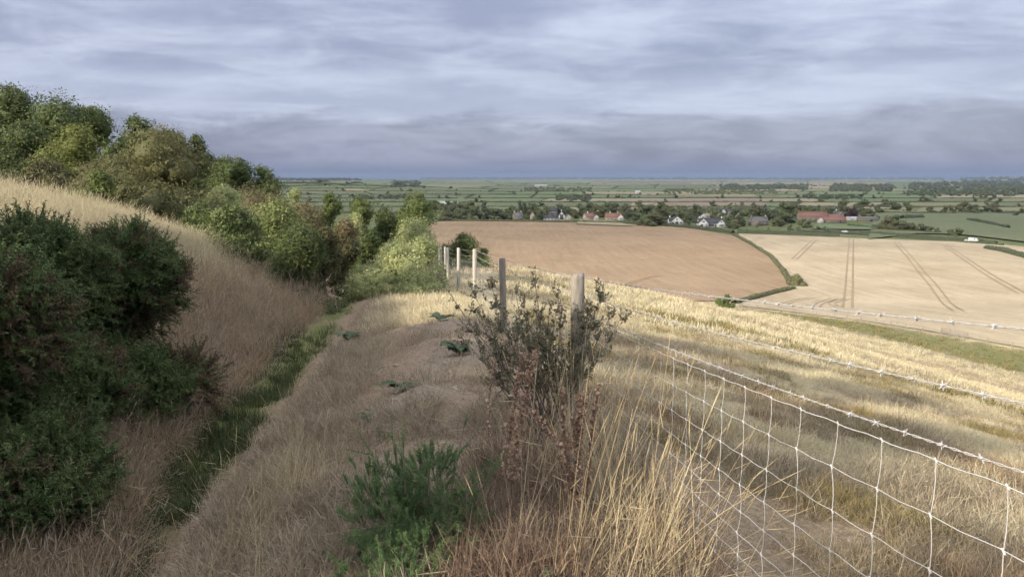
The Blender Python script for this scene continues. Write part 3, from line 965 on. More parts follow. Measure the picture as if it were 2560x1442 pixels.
B('gorse_bush', 'grey green gorse at the left of the pale grass slope', 'bush', 418, 560, 508, 20.5, 'gorse_tint', 6500, .070, 122, None, 16)
B('bracken_patch', 'russet bracken in the hollow behind the leaning gorse', 'bracken', 800, 905, 545, 30, 'bracken', 4500, .10, 123, None, 15, lobe=.5)
B('bracken_patch', 'rusty bracken strip over the bright gorse', 'bracken', 680, 820, 506, 34, 'bracken', 4000, .11, 124, None, 14, lobe=.5)
B('sallow_bush', 'mid green sallow on the slope under the horizon', 'bush', 770, 862, 480, 46, 'leaf_mid', 4500, .13, 125, None, 13, core='core_tree')
B('sallow_bush', 'green sallow right of the slope sallow', 'bush', 838, 945, 492, 44, 'leaf_mid', 4500, .13, 126, None, 13, core='core_tree')
B('sallow_bush', 'small pale sallow left of the two green sallows', 'bush', 700, 765, 468, 50, 'gorse_lite', 2200, .13, 127, None, 9, core='core_tree')
B('gorse_bush', 'rounded yellow green gorse knob in the hollow', 'bush', 858, 912, 530, 33, 'gorse_lite', 2600, .09, 128, None, 9)
B('gorse_bush', 'grey green gorse under the yellow green knob', 'bush', 872, 960, 566, 27, 'gorse_tint', 4500, .08, 129, None, 13)
B('blackthorn_bush', 'dark blackthorn filling the hollow behind the pale gorse', 'bush', 900, 1010, 520, 40, 'leaf_dark', 5500, .11, 130, None, 15)
B('blackthorn_bush', 'dim blackthorn low in the head of the ditch', 'bush', 820, 905, 590, 24, 'gorse_brown', 5000, .075, 131, None, 14, drop=.4)
B('crab_apple_tree', 'small tree with reddish upper leaves standing over the pale gorse', 'tree', 948, 1105, 482, 42, 'leaf_mid', 8000, .13, 132, None, 20, core='core_tree', trunk=.10, low=.05)
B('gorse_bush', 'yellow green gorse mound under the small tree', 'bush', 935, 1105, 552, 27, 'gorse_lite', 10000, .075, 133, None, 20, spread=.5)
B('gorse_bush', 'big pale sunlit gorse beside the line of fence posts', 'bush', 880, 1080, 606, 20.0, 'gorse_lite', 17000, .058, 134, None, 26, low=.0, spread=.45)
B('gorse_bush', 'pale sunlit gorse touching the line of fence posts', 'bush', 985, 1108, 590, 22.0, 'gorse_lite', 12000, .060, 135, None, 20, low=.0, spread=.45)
B('gorse_bush', 'dark green gorse behind the fence, against the brown field', 'bush', 1085, 1215, 583, 44, 'gorse_tint', 5500, .10, 136, None, 14)
B('gorse_bush', 'little gorse tuft at the brow by the brown field', 'bush', 1175, 1235, 620, 46, 'gorse_tint', 1500, .10, 137, None, 7)
# trees on the hillside left of the picture: they throw the shade over the bank and the field
for k, (x, y, h, r) in enumerate([(-10.8, 1.0, 5.6, 1.8), (-10.6, -2.4, 5.4, 2.0), (-17.2, 12.6, 6.4, 1.7), (-20.8, 13.4, 7.2, 2.1), (-10.7, -6.2, 5.2, 2.0)]):
    rng = np.random.default_rng(300 + k)
    L = lobes_dome(rng, 15, r, r, h, .15, .42)
    root = empty('hillside_oak_tree', (x, y, gz(x, y) - .1))
    tag(root, ['oak on the hillside straight left of the viewpoint', 'oak on the hillside behind the viewpoint', 'oak on the hillside ahead, nearer the pale grass', 'oak on the hillside ahead, higher up the slope', 'oak on the hillside farthest behind the viewpoint'][k], 'tree', 'hillside oaks beside the viewpoint')
    f = link('crown', foliage_mesh('hillside_oak_leaves', L, 5000, .2, M['leaf_dark'], 320 + k), root)
    link('inner_foliage', core_mesh(L, 'hillside_oak_inside', M['leaf_dark'], .85, .66), f)
    link('trunk', trunk_mesh('hillside_oak_trunk', h, .14, L, M['bark'], 340 + k), root)


# gorse along the bank beside and behind the viewpoint, shading the bank
for k, (x, y, h, r, lab) in enumerate([(-6.0, -4.8, 2.9, 1.4, 'gorse far behind the viewpoint on the bank'), (-6.1, -2.3, 2.9, 1.4, 'gorse behind the viewpoint on the bank'), (-6.1, .2, 2.7, 1.35, 'gorse beside the viewpoint on the bank'),
                                      (-6.5, 2.6, 2.2, 1.25, 'gorse on the bank just ahead of the viewpoint'), (-6.4, 4.8, 1.5, 1.1, 'gorse on the bank left of the dark gorse')]):
    rng = np.random.default_rng(360 + k)
    L = lobes_dome(rng, 14, r, r, h, .0, .42)
    root = empty('gorse_bush', (x, y, gz(x, y) - .1))
    tag(root, lab, 'bush')
    f = link('foliage', foliage_mesh('bank_gorse_leaves', L, 5000, .07, M['gorse_tint'], 370 + k), root)
    link('inner_foliage', core_mesh(L, 'bank_gorse_inside', M['gorse_tint'], .85, .66), f)
    link('stem', trunk_mesh('bank_gorse_stem', h, .05, L, M['bark'], 380 + k), root)


# ------------------------------------------------------------------ scatter by geometry nodes (uncountable growth)
def gn_group(coll):
    ng = bpy.data.node_groups.new('scatter_' + coll.name, 'GeometryNodeTree')
    ng.interface.new_socket('Geometry', in_out='INPUT', socket_type='NodeSocketGeometry')
    ng.interface.new_socket('Geometry', in_out='OUTPUT', socket_type='NodeSocketGeometry')
    N = ng.nodes.new; L = ng.links.new
    gi = N('NodeGroupInput'); go = N('NodeGroupOutput')
    ci = N('GeometryNodeCollectionInfo')
    ci.inputs['Collection'].default_value = coll
    ci.inputs['Separate Children'].default_value = True
    ci.inputs['Reset Children'].default_value = True
    ip = N('GeometryNodeInstanceOnPoints')
    ip.inputs['Pick Instance'].default_value = True

    def named(n, t):
        a = N('GeometryNodeInputNamedAttribute'); a.data_type = t
        a.inputs['Name'].default_value = n
        return a.outputs[0]
    L(gi.outputs[0], ip.inputs['Points'])
    L(ci.outputs[0], ip.inputs['Instance'])
    L(named('idx', 'INT'), ip.inputs['Instance Index'])
    e2r = N('FunctionNodeEulerToRotation')
    L(named('rot', 'FLOAT_VECTOR'), e2r.inputs[0])
    L(e2r.outputs[0], ip.inputs['Rotation'])
    L(named('scl', 'FLOAT_VECTOR'), ip.inputs['Scale'])
    L(ip.outputs[0], go.inputs[0])
    return ng


GROUPS = {}


def scatter(name, pts, rot, scl, idx, coll, parent=None):
    me = bpy.data.meshes.new(name)
    n = len(pts)
    me.vertices.add(n)
    me.vertices.foreach_set('co', np.asarray(pts, np.float32).ravel())
    for k, t, v in (('rot', 'FLOAT_VECTOR', rot), ('scl', 'FLOAT_VECTOR', scl)):
        a = me.attributes.new(k, t, 'POINT'); a.data.foreach_set('vector', np.asarray(v, np.float32).ravel())
    a = me.attributes.new('idx', 'INT', 'POINT'); a.data.foreach_set('value', np.asarray(idx, np.int32))
    o = link(name, me, parent)
    if coll.name not in GROUPS:
        GROUPS[coll.name] = gn_group(coll)
    md = o.modifiers.new('scatter', 'NODES'); md.node_group = GROUPS[coll.name]
    o['kind'] = 'stuff'
    return o


def proto(name, meshes):
    c = bpy.data.collections.new(name)      # not linked to the scene: only the sources of the scatter
    for k, me in enumerate(meshes):
        o = bpy.data.objects.new('%s_%02d' % (name, k), me)
        c.objects.link(o)
    return c


def blade(rng, mb, base, az, length, width, lean, curl, seg=4, kink=0.):
    """one curved grass blade as a strip; returns its tip"""
    t = np.linspace(0, 1, seg + 1)
    ang = lean + curl * t ** 1.5
    if kink:
        ang = ang + np.where(t > rng.uniform(.4, .75), kink, 0)
    dl = length / seg
    x = np.concatenate([[0], np.cumsum(np.sin(ang[:-1]) * dl)])
    z = np.concatenate([[0], np.cumsum(np.cos(ang[:-1]) * dl)])
    ca, sa = math.cos(az), math.sin(az)
    c = np.stack([base[0] + x * ca, base[1] + x * sa, base[2] + z], 1)
    tw = az + math.pi / 2 + rng.uniform(-.9, .9)
    w = width * (1 - .75 * t ** 1.6)
    s = np.stack([np.cos(tw) * w / 2, np.sin(tw) * w / 2, np.zeros_like(w)], 1)
    V = np.concatenate([c - s, c + s])
    n = seg + 1
    i = np.arange(seg)
    mb.add(V, np.stack([i, i + 1, i + n + 1, i + n], 1))
    return c[-1], c


def tuft(rng, n, spread, length, width, lean, curl, mat, seg=4, seed_head=0., kink=0.):
    mb = MB()
    for k in range(n):
        r = spread * math.sqrt(rng.uniform()); a = rng.uniform(0, 2 * math.pi)
        az = a + rng.normal(0, .8)
        l = length * rng.uniform(.55, 1.25)
        tip, c = blade(rng, mb, (r * math.cos(a), r * math.sin(a), -.02), az, l, width * rng.uniform(.7, 1.3), abs(rng.normal(0, lean)), abs(rng.normal(0, curl)), seg,
                       kink * (rng.random() < .35))
        if seed_head and rng.random() < seed_head:
            d = c[-1] - c[-2]; d /= np.linalg.norm(d) + 1e-9
            e = c[-1] + d * l * .16
            m = (c[-1] + e) / 2
            mb.tube([c[-1] - d * .01, m, e], [width * .3, width * .75, width * .15], 4, False)
    return mb.mesh('tuft', mat)


rg = np.random.default_rng(5)
C_STRAW = proto('straw_tuft', [tuft(rg, 20, .07, .20, .0042, .45, .9, M['straw'], 4, .15, .5) for _ in range(4)] + [tuft(rg, 16, .07, .18, .0045, .7, 1.3, M['straw_brown'], 4, 0, .7) for _ in range(3)])
C_DRY = proto('matted_tuft', [tuft(rg, 22, .09, .15, .0050, 1.0, 1.0, M['straw_brown'], 3, 0, .6) for _ in range(3)] + [tuft(rg, 18, .09, .13, .0048, 1.1, .9, M['straw'], 3) for _ in range(2)])
C_FIELD = proto('field_tuft', [tuft(rg, 28, .14, .13, .005, 1.15, .8, M['straw_pale'], 3, 0, .5) for _ in range(3)] + [tuft(rg, 28, .14, .14, .005, 1.1, .8, M['straw'], 3, .05, .6) for _ in range(2)] + [tuft(rg, 30, .13, .10, .005, .9, .9, M['mix_grass'], 3) for _ in range(2)] + [tuft(rg, 22, .11, .15, .005, .9, 1.0, M['russet'], 3)])
C_FAR = proto('broad_tuft', [tuft(rg, 34, .30, .16, .020, .8, .8, M['straw_pale'], 2) for _ in range(3)] + [tuft(rg, 34, .30, .15, .020, .8, .8, M['straw'], 2)] + [tuft(rg, 34, .30, .14, .020, .7, .8, M['mix_grass'], 2)])
C_GREEN = proto('green_tuft', [tuft(rg, 34, .08, .14, .0048, .5, .8, M['green_grass'], 3) for _ in range(4)])
C_TALL = proto('tall_tuft', [tuft(rg, 18, .07, .58, .0038, .25, .7, M['straw_pale'], 5, .5, .3) for _ in range(3)] + [tuft(rg, 18, .07, .52, .0038, .35, .9, M['straw'], 5, .4, .4) for _ in range(2)])
C_RUSSET = proto('russet_tuft', [tuft(rg, 22, .10, .42, .0055, .5, 1.4, M['russet'], 5, 0, .9) for _ in range(4)] + [tuft(rg, 16, .10, .45, .005, .5, 1.2, M['straw_brown'], 5, .1, .8) for _ in range(3)])


C_DARK = proto('dark_tuft', [tuft(rg, 24, .10, .40, .0050, .45, 1.2, M['dark_stem'], 5, 0, .9) for _ in range(4)])


def scat_points(n, y0, y1, u0, u1, rng, power=1.0):
    """more points close by: log spaced in depth"""
    y = np.exp(rng.uniform(math.log(y0), math.log(y1), n))
    u = rng.uniform(u0, u1, n)
    return u * y, y


def grow(name, x, y, coll, n_proto, rng, s0, s1, label, tilt=.18, idx=None, sy=None, sink=.0, cat='grass'):
    z = ground(x, y) - sink
    n = len(x)
    rot = np.stack([rng.normal(0, tilt, n), rng.normal(0, tilt, n), rng.uniform(0, 6.28, n)], 1)
    s = rng.uniform(s0, s1, n)
    if sy is not None: s = s * sy
    scl = np.stack([s, s, s * rng.uniform(.8, 1.15, n)], 1)
    o = scatter(name, np.stack([x, y, z], 1), rot, scl, rng.integers(0, n_proto, n) if idx is None else idx, coll)
    tag(o, label, cat)
    return o


rs = np.random.default_rng(17)
# 1 the bank we stand on: between the ditch lip and the fence
x, y = scat_points(34000, 1.5, 26, -.85, .50, rs)
a = knot_x(8, y) - .02; b = fence_x(y) + .25
n = fbm(x * .7, y * .7, 51); pz = zone(x, y)[2]
k = (x > a) & (x < b) & (rs.random(len(x)) > pz * .93)
x, y, n = x[k], y[k], n[k]
m = (n + rs.normal(0, .08, len(x)) > .56) | ((x < knot_x(8, y) + .9) & (n > .44))
cl = fbm(x * 2.3, y * 2.3, 151, 3)
kk = rs.random(len(x)) < np.clip((cl - .30) * 5, .12, 1)
x, y, m, cl = x[kk], y[kk], m[kk], cl[kk]
SZ = .45 + 1.15 * np.clip((cl - .3) / .4, 0, 1)
grow('bank_grass', x[m], y[m], C_STRAW, 7, rs, .45, .95, 'straw coloured grass over the bank between ditch and fence', sy=SZ[m] * np.clip(.85 + y[m] * .012, .8, 1.2), tilt=.35)
grow('matted_grass', x[~m], y[~m], C_DRY, 5, rs, .55, .95, 'flattened brown dead grass matting the bank top', sy=SZ[~m] * np.clip(.9 + y[~m] * .015, .8, 1.3), tilt=.45)
x, y = scat_points(12000, 2.2, 18, -.75, -.10, rs)
k = (x > knot_x(8, y) - .08) & (x < knot_x(8, y) + .75)
x, y = x[k], y[k]
grow('lip_grass', x, y, C_DRY, 5, rs, .55, 1.15, 'matted dry grass hanging over the lip of the ditch', tilt=.5)
k = rs.random(len(x)) < .45
grow('lip_straw', x[k], y[k], C_STRAW, 7, rs, .5, 1.05, 'loose straw standing along the lip of the ditch', tilt=.4)
# 2 the ditch
x, y = scat_points(16000, 1.9, 24, -.85, -.05, rs)
dx = x - knot_x(7, y)
k = (np.abs(dx + .10) < .26 + .06 * rs.normal(0, 1, len(x))) & (rs.random(len(x)) < np.clip(.2 + 2 * (fbm(x * .8, y * .5, 77) - .25), .15, 1) * np.clip((y - 3.0) / 3.5, .25, 1))
grow('ditch_grass', x[k], y[k], C_GREEN, 4, rs, .7, 1.3, 'short green grass along the ditch bottom', sy=np.clip(.9 + y[k] * .02, .8, 1.4))
# 3 the left bank: dead russet stems, thin straw
x, y = scat_points(26000, 2.2, 19, -.9, -.1, rs)
lo = knot_x(6, y) + .30 + .5 * np.clip((5.5 - y) / 2, 0, 1); hi = knot_x(4, y) - 1
k = (x < lo) & (x > hi)
x, y = x[k], y[k]
t = (x - knot_x(5, y))
m = t > .75 + rs.normal(0, .40, len(x))
g2 = rs.random(len(x)) < np.clip((t - 1.9) / 1.2, 0, .45) * (fbm(x, y, 91) > .42)
grow('dead_stems', x[m & ~g2], y[m & ~g2], C_RUSSET, 7, rs, .6, 1.15, 'tangled russet dead stems covering the ditch bank', sy=np.clip(.75 + y[m & ~g2] * .025, .7, 1.2), tilt=.3)
grow('bank_foot_grass', x[m & g2], y[m & g2], C_GREEN, 4, rs, .8, 1.5, 'dull green grass low on the ditch bank', sy=np.clip(.9 + y[m & g2] * .02, .8, 1.4), tilt=.3)
q = ~m
grow('ridge_grass', x[q], y[q], C_TALL, 5, rs, .45, .85, 'tall pale sunlit grass along the top of the ditch bank', tilt=.12, idx=np.where(rs.random(q.sum()) < .85, rs.integers(0, 3, q.sum()), 3))
x, y = scat_points(14000, 9, 30, -.80, -.30, rs)
k = (x < knot_x(5, y) + .2) & (y < 17 + rs.normal(0, 1.5, len(x)))
grow('hill_grass', x[k], y[k], C_TALL, 5, rs, .5, .85, 'pale standing grass on the slope behind the ditch bank', tilt=.12, idx=rs.integers(0, 3, k.sum()))
# 4 the grass field right of the fence
x, y = scat_points(56000, 1.8, 34, -.12, .85, rs)
cl = fbm(x * 1.7, y * 1.7, 161, 3)
k = (x > fence_x(y) + .18) & (rs.random(len(x)) < np.clip((cl - .28) * 5, .2, 1))
x, y, cl = x[k], y[k], cl[k]
n = fbm(x * .45, y * .45, 61) + rs.normal(0, .06, len(x)); n3 = fbm(x * .9, y * .9, 67) + rs.normal(0, .05, len(x))
shade = np.clip((16 - y) / 10, 0, 1)
idx = np.where(n > .52 + .06 * shade, rs.integers(0, 3, len(x)), np.where(n > .40, rs.integers(3, 5, len(x)), rs.integers(5, 7, len(x))))
idx = np.where((n3 > .60) & (y < 14), 7, idx)
grow('field_grass', x, y, C_FIELD, 8, rs, .42, .85, 'pale dry grass of the sloping field beyond the fence', sy=np.clip(.8 + y * .03, .8, 1.8) * (.5 + 1.0 * np.clip((cl - .3) / .4, 0, 1)), idx=idx, tilt=.35)
x, y = scat_points(26000, 26, 215, -.10, .76, rs)
pm = zone(x, y)
k = (x > fence_x(y) + .3) & (x < np.interp(y, FOOT_Y, FOOT_X) - .5) & (rs.random(len(x)) < np.clip(1.1 - y / 260, .2, 1))
x, y = x[k], y[k]
g = pm[1][k]
idx = np.where(g > .35, 4, np.where(fbm(x * .1, y * .1, 71) + rs.normal(0, .07, len(x)) > .47, rs.integers(0, 3, len(x)), 3))
grow('slope_grass', x, y, C_FAR, 5, rs, .8, 1.5, 'pale dry grass on the far slope of the field', sy=np.clip(.7 + y * .012, .7, 2.2), idx=idx)
# 5 sunlit crest by the far posts
x, y = scat_points(9000, 13, 46, -.25, .12, rs)
k = (x > knot_x(9, y) - 1.6) & (x < fence_x(y) + .4)
grow('crest_grass', x[k], y[k], C_FIELD, 8, rs, .9, 1.6, 'bright flattened straw on the crest by the pale fence posts', idx=rs.integers(0, 3, k.sum()))


# ------------------------------------------------------------------ gorse close to the camera
def gorse_sprig(rng, length, shoots, mat, nl=.022, nw=.0042, per=34):
    mb = MB()
    C = []; D = []
    for s in range(shoots):
        az = rng.uniform(0, 6.28); lean = rng.uniform(0, .75) if s else .05
        b0 = np.array([0, 0, length * (.0 if s == 0 else rng.uniform(.0, .45))])
        l = length * (1 if s == 0 else rng.uniform(.45, .8))
        dirv = np.array([math.sin(lean) * math.cos(az), math.sin(lean) * math.sin(az), math.cos(lean)])
        bend = np.array([0, 0, rng.uniform(-.1, .25)])
        pts = [b0 + dirv * l * t + bend * l * t * t for t in (0, .5, 1)]
        mb.tube(pts, [.003, .0022, .001], 3, False)
        for k in range(per):
            t = (k + rng.uniform()) / per
            t = .12 + .88 * t
            c = b0 + dirv * l * t + bend * l * t * t
            r = rng.normal(0, 1, 3); r -= dirv * r.dot(dirv); r /= np.linalg.norm(r) + 1e-9
            d = r * .95 + dirv * .35
            d /= np.linalg.norm(d)
            w = np.cross(d, rng.normal(0, 1, 3)); w /= np.linalg.norm(w) + 1e-9
            L_ = nl * rng.uniform(.6, 1.25) * (1.1 - .5 * t)
            mb.add([c - w * nw / 2, c + w * nw / 2, c + d * L_], [[0, 1, 2]])
    return mb.mesh('sprig', mat)


rg = np.random.default_rng(23)
C_GORSE = proto('gorse_sprig', [gorse_sprig(rg, .15, 5, M['gorse_dark'], .026, .0060, 26) for _ in range(5)] + [gorse_sprig(rg, .15, 5, M['gorse_dead'], .026, .0055, 22) for _ in range(3)])
C_SHOOT = proto('gorse_shoot', [gorse_sprig(rg, .22, 2, M['gorse_young'], .026, .0042, 80) for _ in range(4)] + [gorse_sprig(rg, .14, 4, M['gorse_young'], .024, .0042, 40) for _ in range(3)])


def align(d, rng, jit=.35):
    d = d + rng.normal(0, jit, d.shape); d[:, 2] += .25
    d /= np.linalg.norm(d, axis=1)[:, None]
    return np.stack([np.arccos(np.clip(d[:, 2], -1, 1)), np.zeros(len(d)), np.arctan2(d[:, 0], -d[:, 1])], 1)


def near_gorse(label, left, right, top, depth, n, seed, lobes=22, deep=None, low=0., base_z=None):
    cx = (left + right) / 2
    q = P(cx, top, depth)
    base = gz(q.x, depth) if base_z is None else base_z
    h = q.z - base + .1
    rx = (right - left) / 2 / FPX * depth
    rng = np.random.default_rng(seed)
    L = lobes_dome(rng, lobes, rx, deep or rx, h, low, .36)
    root = empty('gorse_bush', (q.x, depth, base - .1))
    tag(root, label, 'bush')
    p, d, k = shell_points(L, n, rng, .85, .30, .2)
    f = scatter('foliage', p, align(d, rng), np.repeat(rng.uniform(.75, 1.7, len(p))[:, None], 3, 1), np.where((rng.random(len(L)) < .26)[k] & (rng.random(len(p)) < .75), rng.integers(5, 8, len(p)), rng.integers(0, 5, len(p))), C_GORSE, root)
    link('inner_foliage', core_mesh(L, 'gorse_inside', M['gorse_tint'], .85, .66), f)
    link('stem', trunk_mesh('gorse_stem', h, .04, L, M['twig'], seed + 2, 9), root)
    return root


near_gorse('tall dark gorse on the ditch bank, its round crown against the pale grass', 75, 458, 596, 6.9, 5200, 401, 34, base_z=-1.95)
near_gorse('dark gorse at the left picture edge behind the lowest gorse', -150, 225, 596, 5.9, 4600, 402, 24)
near_gorse('lowest dark gorse spilling down into the ditch at the left edge', -330, 165, 690, 4.4, 5200, 403, 34, base_z=-1.9)


def shoot_bush(name, label, px, base_py, depth, n, hgt, wid, seed):
    x = P(px, base_py, depth).x
    z = gz(x, depth)
    rng = np.random.default_rng(seed)
    root = empty(name, (x, depth, z - .02))
    tag(root, label, 'bush')
    pts = []; rot = []; scl = []; idx = []
    mb = MB()
    for k in range(n):
        az = rng.uniform(0, 6.28); lean = abs(rng.normal(0, .72))
        l = hgt * rng.uniform(.35, 1.0) * (1 - .22 * min(lean, 1.3))
        d = np.array([math.sin(lean) * math.cos(az), math.sin(lean) * math.sin(az), math.cos(lean)])
        r0 = wid * .25 * math.sqrt(rng.uniform())
        b = np.array([r0 * math.cos(az), r0 * math.sin(az), 0])
        tip = b + d * l
        mid = b + d * l * .5 + np.array([0, 0, -.03 * l])
        mb.tube([b, mid, tip], [.004, .003, .001], 4, False)
        m = max(2, int(l / .10))
        for j in range(m):
            t = (j + .3) / m
            c = b * (1 - t) + tip * t
            dd = d + rng.normal(0, .28, 3) + np.array([0, 0, .25]); dd /= np.linalg.norm(dd)
            pts.append(c); rot.append(dd); scl.append(rng.uniform(.55, .95) * (1 - .25 * t)); idx.append(rng.integers(0, 7))
    L = lobes_dome(rng, 8, wid * .62, wid * .55, hgt * .62, .0, .45)
    p2, d2, _ = shell_points(L, int(n * 5), rng, .85, .6, .3)
    pts += list(p2); rot += list(d2 + np.array([0, 0, .3])); scl += list(rng.uniform(.5, .8, len(p2))); idx += list(rng.integers(4, 7, len(p2)))
    rot = [r / np.linalg.norm(r) for r in rot]
    pts = np.array(pts); rot = align(np.array(rot), rng, .05)
    scatter('foliage', pts, rot, np.repeat(np.array(scl)[:, None], 3, 1), idx, C_SHOOT, root)
    mb.build('stems', M['twig'], root)
    return root


shoot_bush('gorse_seedling', 'small bright green young gorse in the middle of the bank top', 1058, 1390, 3.35, 52, .62, .52, 411)
shoot_bush('gorse_seedling', 'low green gorse shoots at the bottom picture edge', 1010, 1440, 2.95, 22, .30, .45, 412)
shoot_bush('gorse_sprout', 'single pointed gorse leader standing over the dark gorse crowns', 236, 700, 7.3, 22, .85, .26, 413)


# ------------------------------------------------------------------ the wire fence
fence = empty('wire_fence', (FP[1].x, FP[1].y, gz(FP[1].x, FP[1].y)))
tag(fence, 'stock fence of wire mesh and barbed wire on round posts along the bank', 'fence')
fo = Vector(fence.location)


def post_mesh(h, r, seed, mat):
    rng = np.random.default_rng(seed)
    n = 12
    zs = [0, h * .25, h * .5, h * .75, h - .035, h - .008, h]
    rs_ = [1.04, 1.02, 1.0, .98, .97, .93, .82]
    mb = MB()
    V = []
    for z, q in zip(zs, rs_):
        for j in range(n):
            a = j * 2 * math.pi / n
            rr_ = r * q * (1 + .05 * math.sin(3 * a + seed) + .02 * rng.normal())
            V.append((rr_ * math.cos(a), rr_ * math.sin(a), z + (0 if z < h - .02 else .008 * math.sin(a + seed))))
    F = []
    for i in range(len(zs) - 1):
        for j in range(n):
            F.append((i * n + j, i * n + (j + 1) % n, i * n + n + (j + 1) % n, i * n + n + j))
    mb.add(V, F)
    V2 = V[-n:] + [(0, 0, h + .004)]
    mb.add(V2, [(j, (j + 1) % n, n) for j in range(n)])
    return mb.mesh('post', mat)


for k, q in enumerate([FP_BACK] + FP):
    zb = gz(q.x, q.y) - .25
    h = q.z - zb
    o = link('post', post_mesh(h, .055 if k in (0, 1, 2) else .05, k, M['post'] if k < 4 else M['post_pale']), fence)
    o.location = (q.x - fo.x, q.y - fo.y, zb - fo.z)
    o.rotation_euler = (random.uniform(-.02, .02), random.uniform(-.02, .02), random.uniform(0, 6))
    if k == 2: o['label'] = 'thick weathered grey post beside the thorny shrub'

FL = [FP_BACK] + FP
seg_l = np.concatenate([[0], np.cumsum([(FL[k + 1] - FL[k]).length for k in range(len(FL) - 1)])])
FLa = np.array([tuple(q) for q in FL])


def fpt(s, drop):
    """point on the fence line at run s, below the line of post tops"""
    s = np.atleast_1d(s)
    p = np.stack([np.interp(s, seg_l, FLa[:, i]) for i in range(3)], 1)
    t = np.stack([np.interp(s + .02, seg_l, FLa[:, i]) - np.interp(s - .02, seg_l, FLa[:, i]) for i in range(3)], 1)
    side = np.stack([t[:, 1], -t[:, 0]], 1); side /= np.linalg.norm(side, axis=1)[:, None] + 1e-9
    p[:, :2] += side * .056                 # wires on the field side
    p[:, 2] -= drop
    return p


SMAX = seg_l[-1]


def wire_run(s0, s1, step):
    return np.arange(s0, s1, step)


def sag(s, amp):
    k = np.clip(np.searchsorted(seg_l, s, 'right') - 1, 0, len(seg_l) - 2)
    t = (s - seg_l[k]) / (seg_l[k + 1] - seg_l[k])
    return amp * 4 * t * (1 - t)


DROPS_B = [.035, .175, .305]
GAPS = [.133, .128, .119, .101, .092, .085, .08]
MESH_TOP = .345
for k, dr in enumerate(DROPS_B):
    mb = MB()
    for (a, b, st, m) in ((2.6, 13, .02, 1), (13, SMAX, .15, 0)):
        s = wire_run(a, b + st * .5, st)
        for ph in ((0, math.pi) if m else (0,)):
            p = fpt(s, dr + sag(s, .02 + .008 * k)) - np.array(fo)
            if m:
                w = .0021
                tn = s * 2 * math.pi / .09 + ph
                p[:, 2] += np.sin(tn) * w; p[:, 0] += np.cos(tn) * w
            mb.tube(p, .0011 if m else .0017, 4 if m else 3, False)
    rb = np.random.default_rng(40 + k)
    sb = np.arange(2.7, 26, .125) + rb.normal(0, .012, len(np.arange(2.7, 26, .125)))
    pb = fpt(sb, dr + sag(sb, .02 + .008 * k)) - np.array(fo)
    for q in pb:
        for j in range(2):
            d = rb.normal(0, 1, 3); d[1] *= .5; d /= np.linalg.norm(d)
            mb.tube([q - d * .0115, q + d * .001, q + d * .0115], [.0007, .0019, .0006], 4, False)
        mb.tube([q - np.array([.001, .007, 0]), q + np.array([.001, .007, 0])], .0042, 5, False)
    o = mb.build('barbed_wire', M['wire'], fence)
drops = [MESH_TOP]
for g in GAPS: drops.append(drops[-1] + g)
for k, dr in enumerate(drops):
    mb = MB()
    rb = np.random.default_rng(60 + k)
    for (a, b, st, r) in ((2.6, 13, .055, 0.00125 if k else .0016), (13, SMAX, .5, .0018)):
        s = wire_run(a, b + st * .5, st)
        p = fpt(s, dr + sag(s, .035) + (.0025 * np.sin(s * 2 * math.pi / .22 + k) if st < .1 else 0)) - np.array(fo)
        mb.tube(p, r, 4, False)
    mb.build('line_wire', M['wire'], fence)
st_s = np.arange(2.75, 30, .22)
far_mb = MB()
for j, s in enumerate(st_s):
    rb = np.random.default_rng(80 + j)
    sh = rb.normal(0, .006, len(drops)); sh[1::2] += .006
    pts = []
    for k, dr in enumerate(drops):
        pts.append(fpt(s + sh[k], dr + float(sag(np.array([s]), .035)[0]))[0] - np.array(fo))
    mb = MB() if s < 15 else far_mb
    pts = np.array(pts)
    fine = []
    for a, b in zip(pts[:-1], pts[1:]):
        for t in (0, .33, .67):
            q = a * (1 - t) + b * t
            q[0] += .004 * math.sin(t * math.pi); fine.append(q)
    fine.append(pts[-1])
    mb.tube(fine, .00115, 4, False)
    if s < 15:
        for q in pts:
            mb.tube([q - np.array([0, .006, .004]), q + np.array([0, .006, .004])], .0026, 4, False)
        mb.build('stay_wire', M['wire'], fence)
o = far_mb.build('far_stay_wires', M['wire'], fence)
o['kind'] = 'stuff'

# short row of posts behind the pale gorse
for k, (px, py, d) in enumerate([(1077, 629, 33), (1085, 628, 34.5), (1092, 625, 36), (1098, 621, 38)]):
    q = P(px, py, d); zb = gz(q.x, q.y) - .2
    o = link('fence_post', post_mesh(q.z - zb, .05, 30 + k, M['post_pale']))
    o.location = (q.x, q.y, zb)
    tag(o, ['first', 'second', 'third', 'fourth'][k] + ' short pale post from the left in the row behind the sunlit gorse', 'post', 'short posts behind the sunlit gorse')

# fence at the foot of the slope
foot_px = [(1850, 768), (1900, 776), (1960, 783), (2020, 790), (2080, 796), (2140, 805), (2190, 812), (2240, 820), (2290, 828), (2340, 838), (2420, 852), (2500, 866), (2580, 880)]
foot_g = np.array([hp(*q) for q in foot_px])
ss = np.concatenate([[0], np.cumsum(np.hypot(*np.diff(foot_g, axis=0).T))])
ff = empty('field_fence', (foot_g[5][0], foot_g[5][1], gz(*foot_g[5])))
tag(ff, 'grey post and wire fence at the foot of the slope beside the stubble', 'fence')
tops = []
for k, s in enumerate(np.arange(0, ss[-1], 4.2)):
    x = float(np.interp(s, ss, foot_g[:, 0])); y = float(np.interp(s, ss, foot_g[:, 1]))
    z = gz(x, y)
    o = link('post', post_mesh(1.25 + .15 * random.random(), .07, 50 + k, M['post']), ff)
    o.location = Vector((x, y, z - .1)) - ff.location
    o.rotation_euler = (random.uniform(-.09, .09), random.uniform(-.09, .09), 0)
    tops.append((x, y, z))
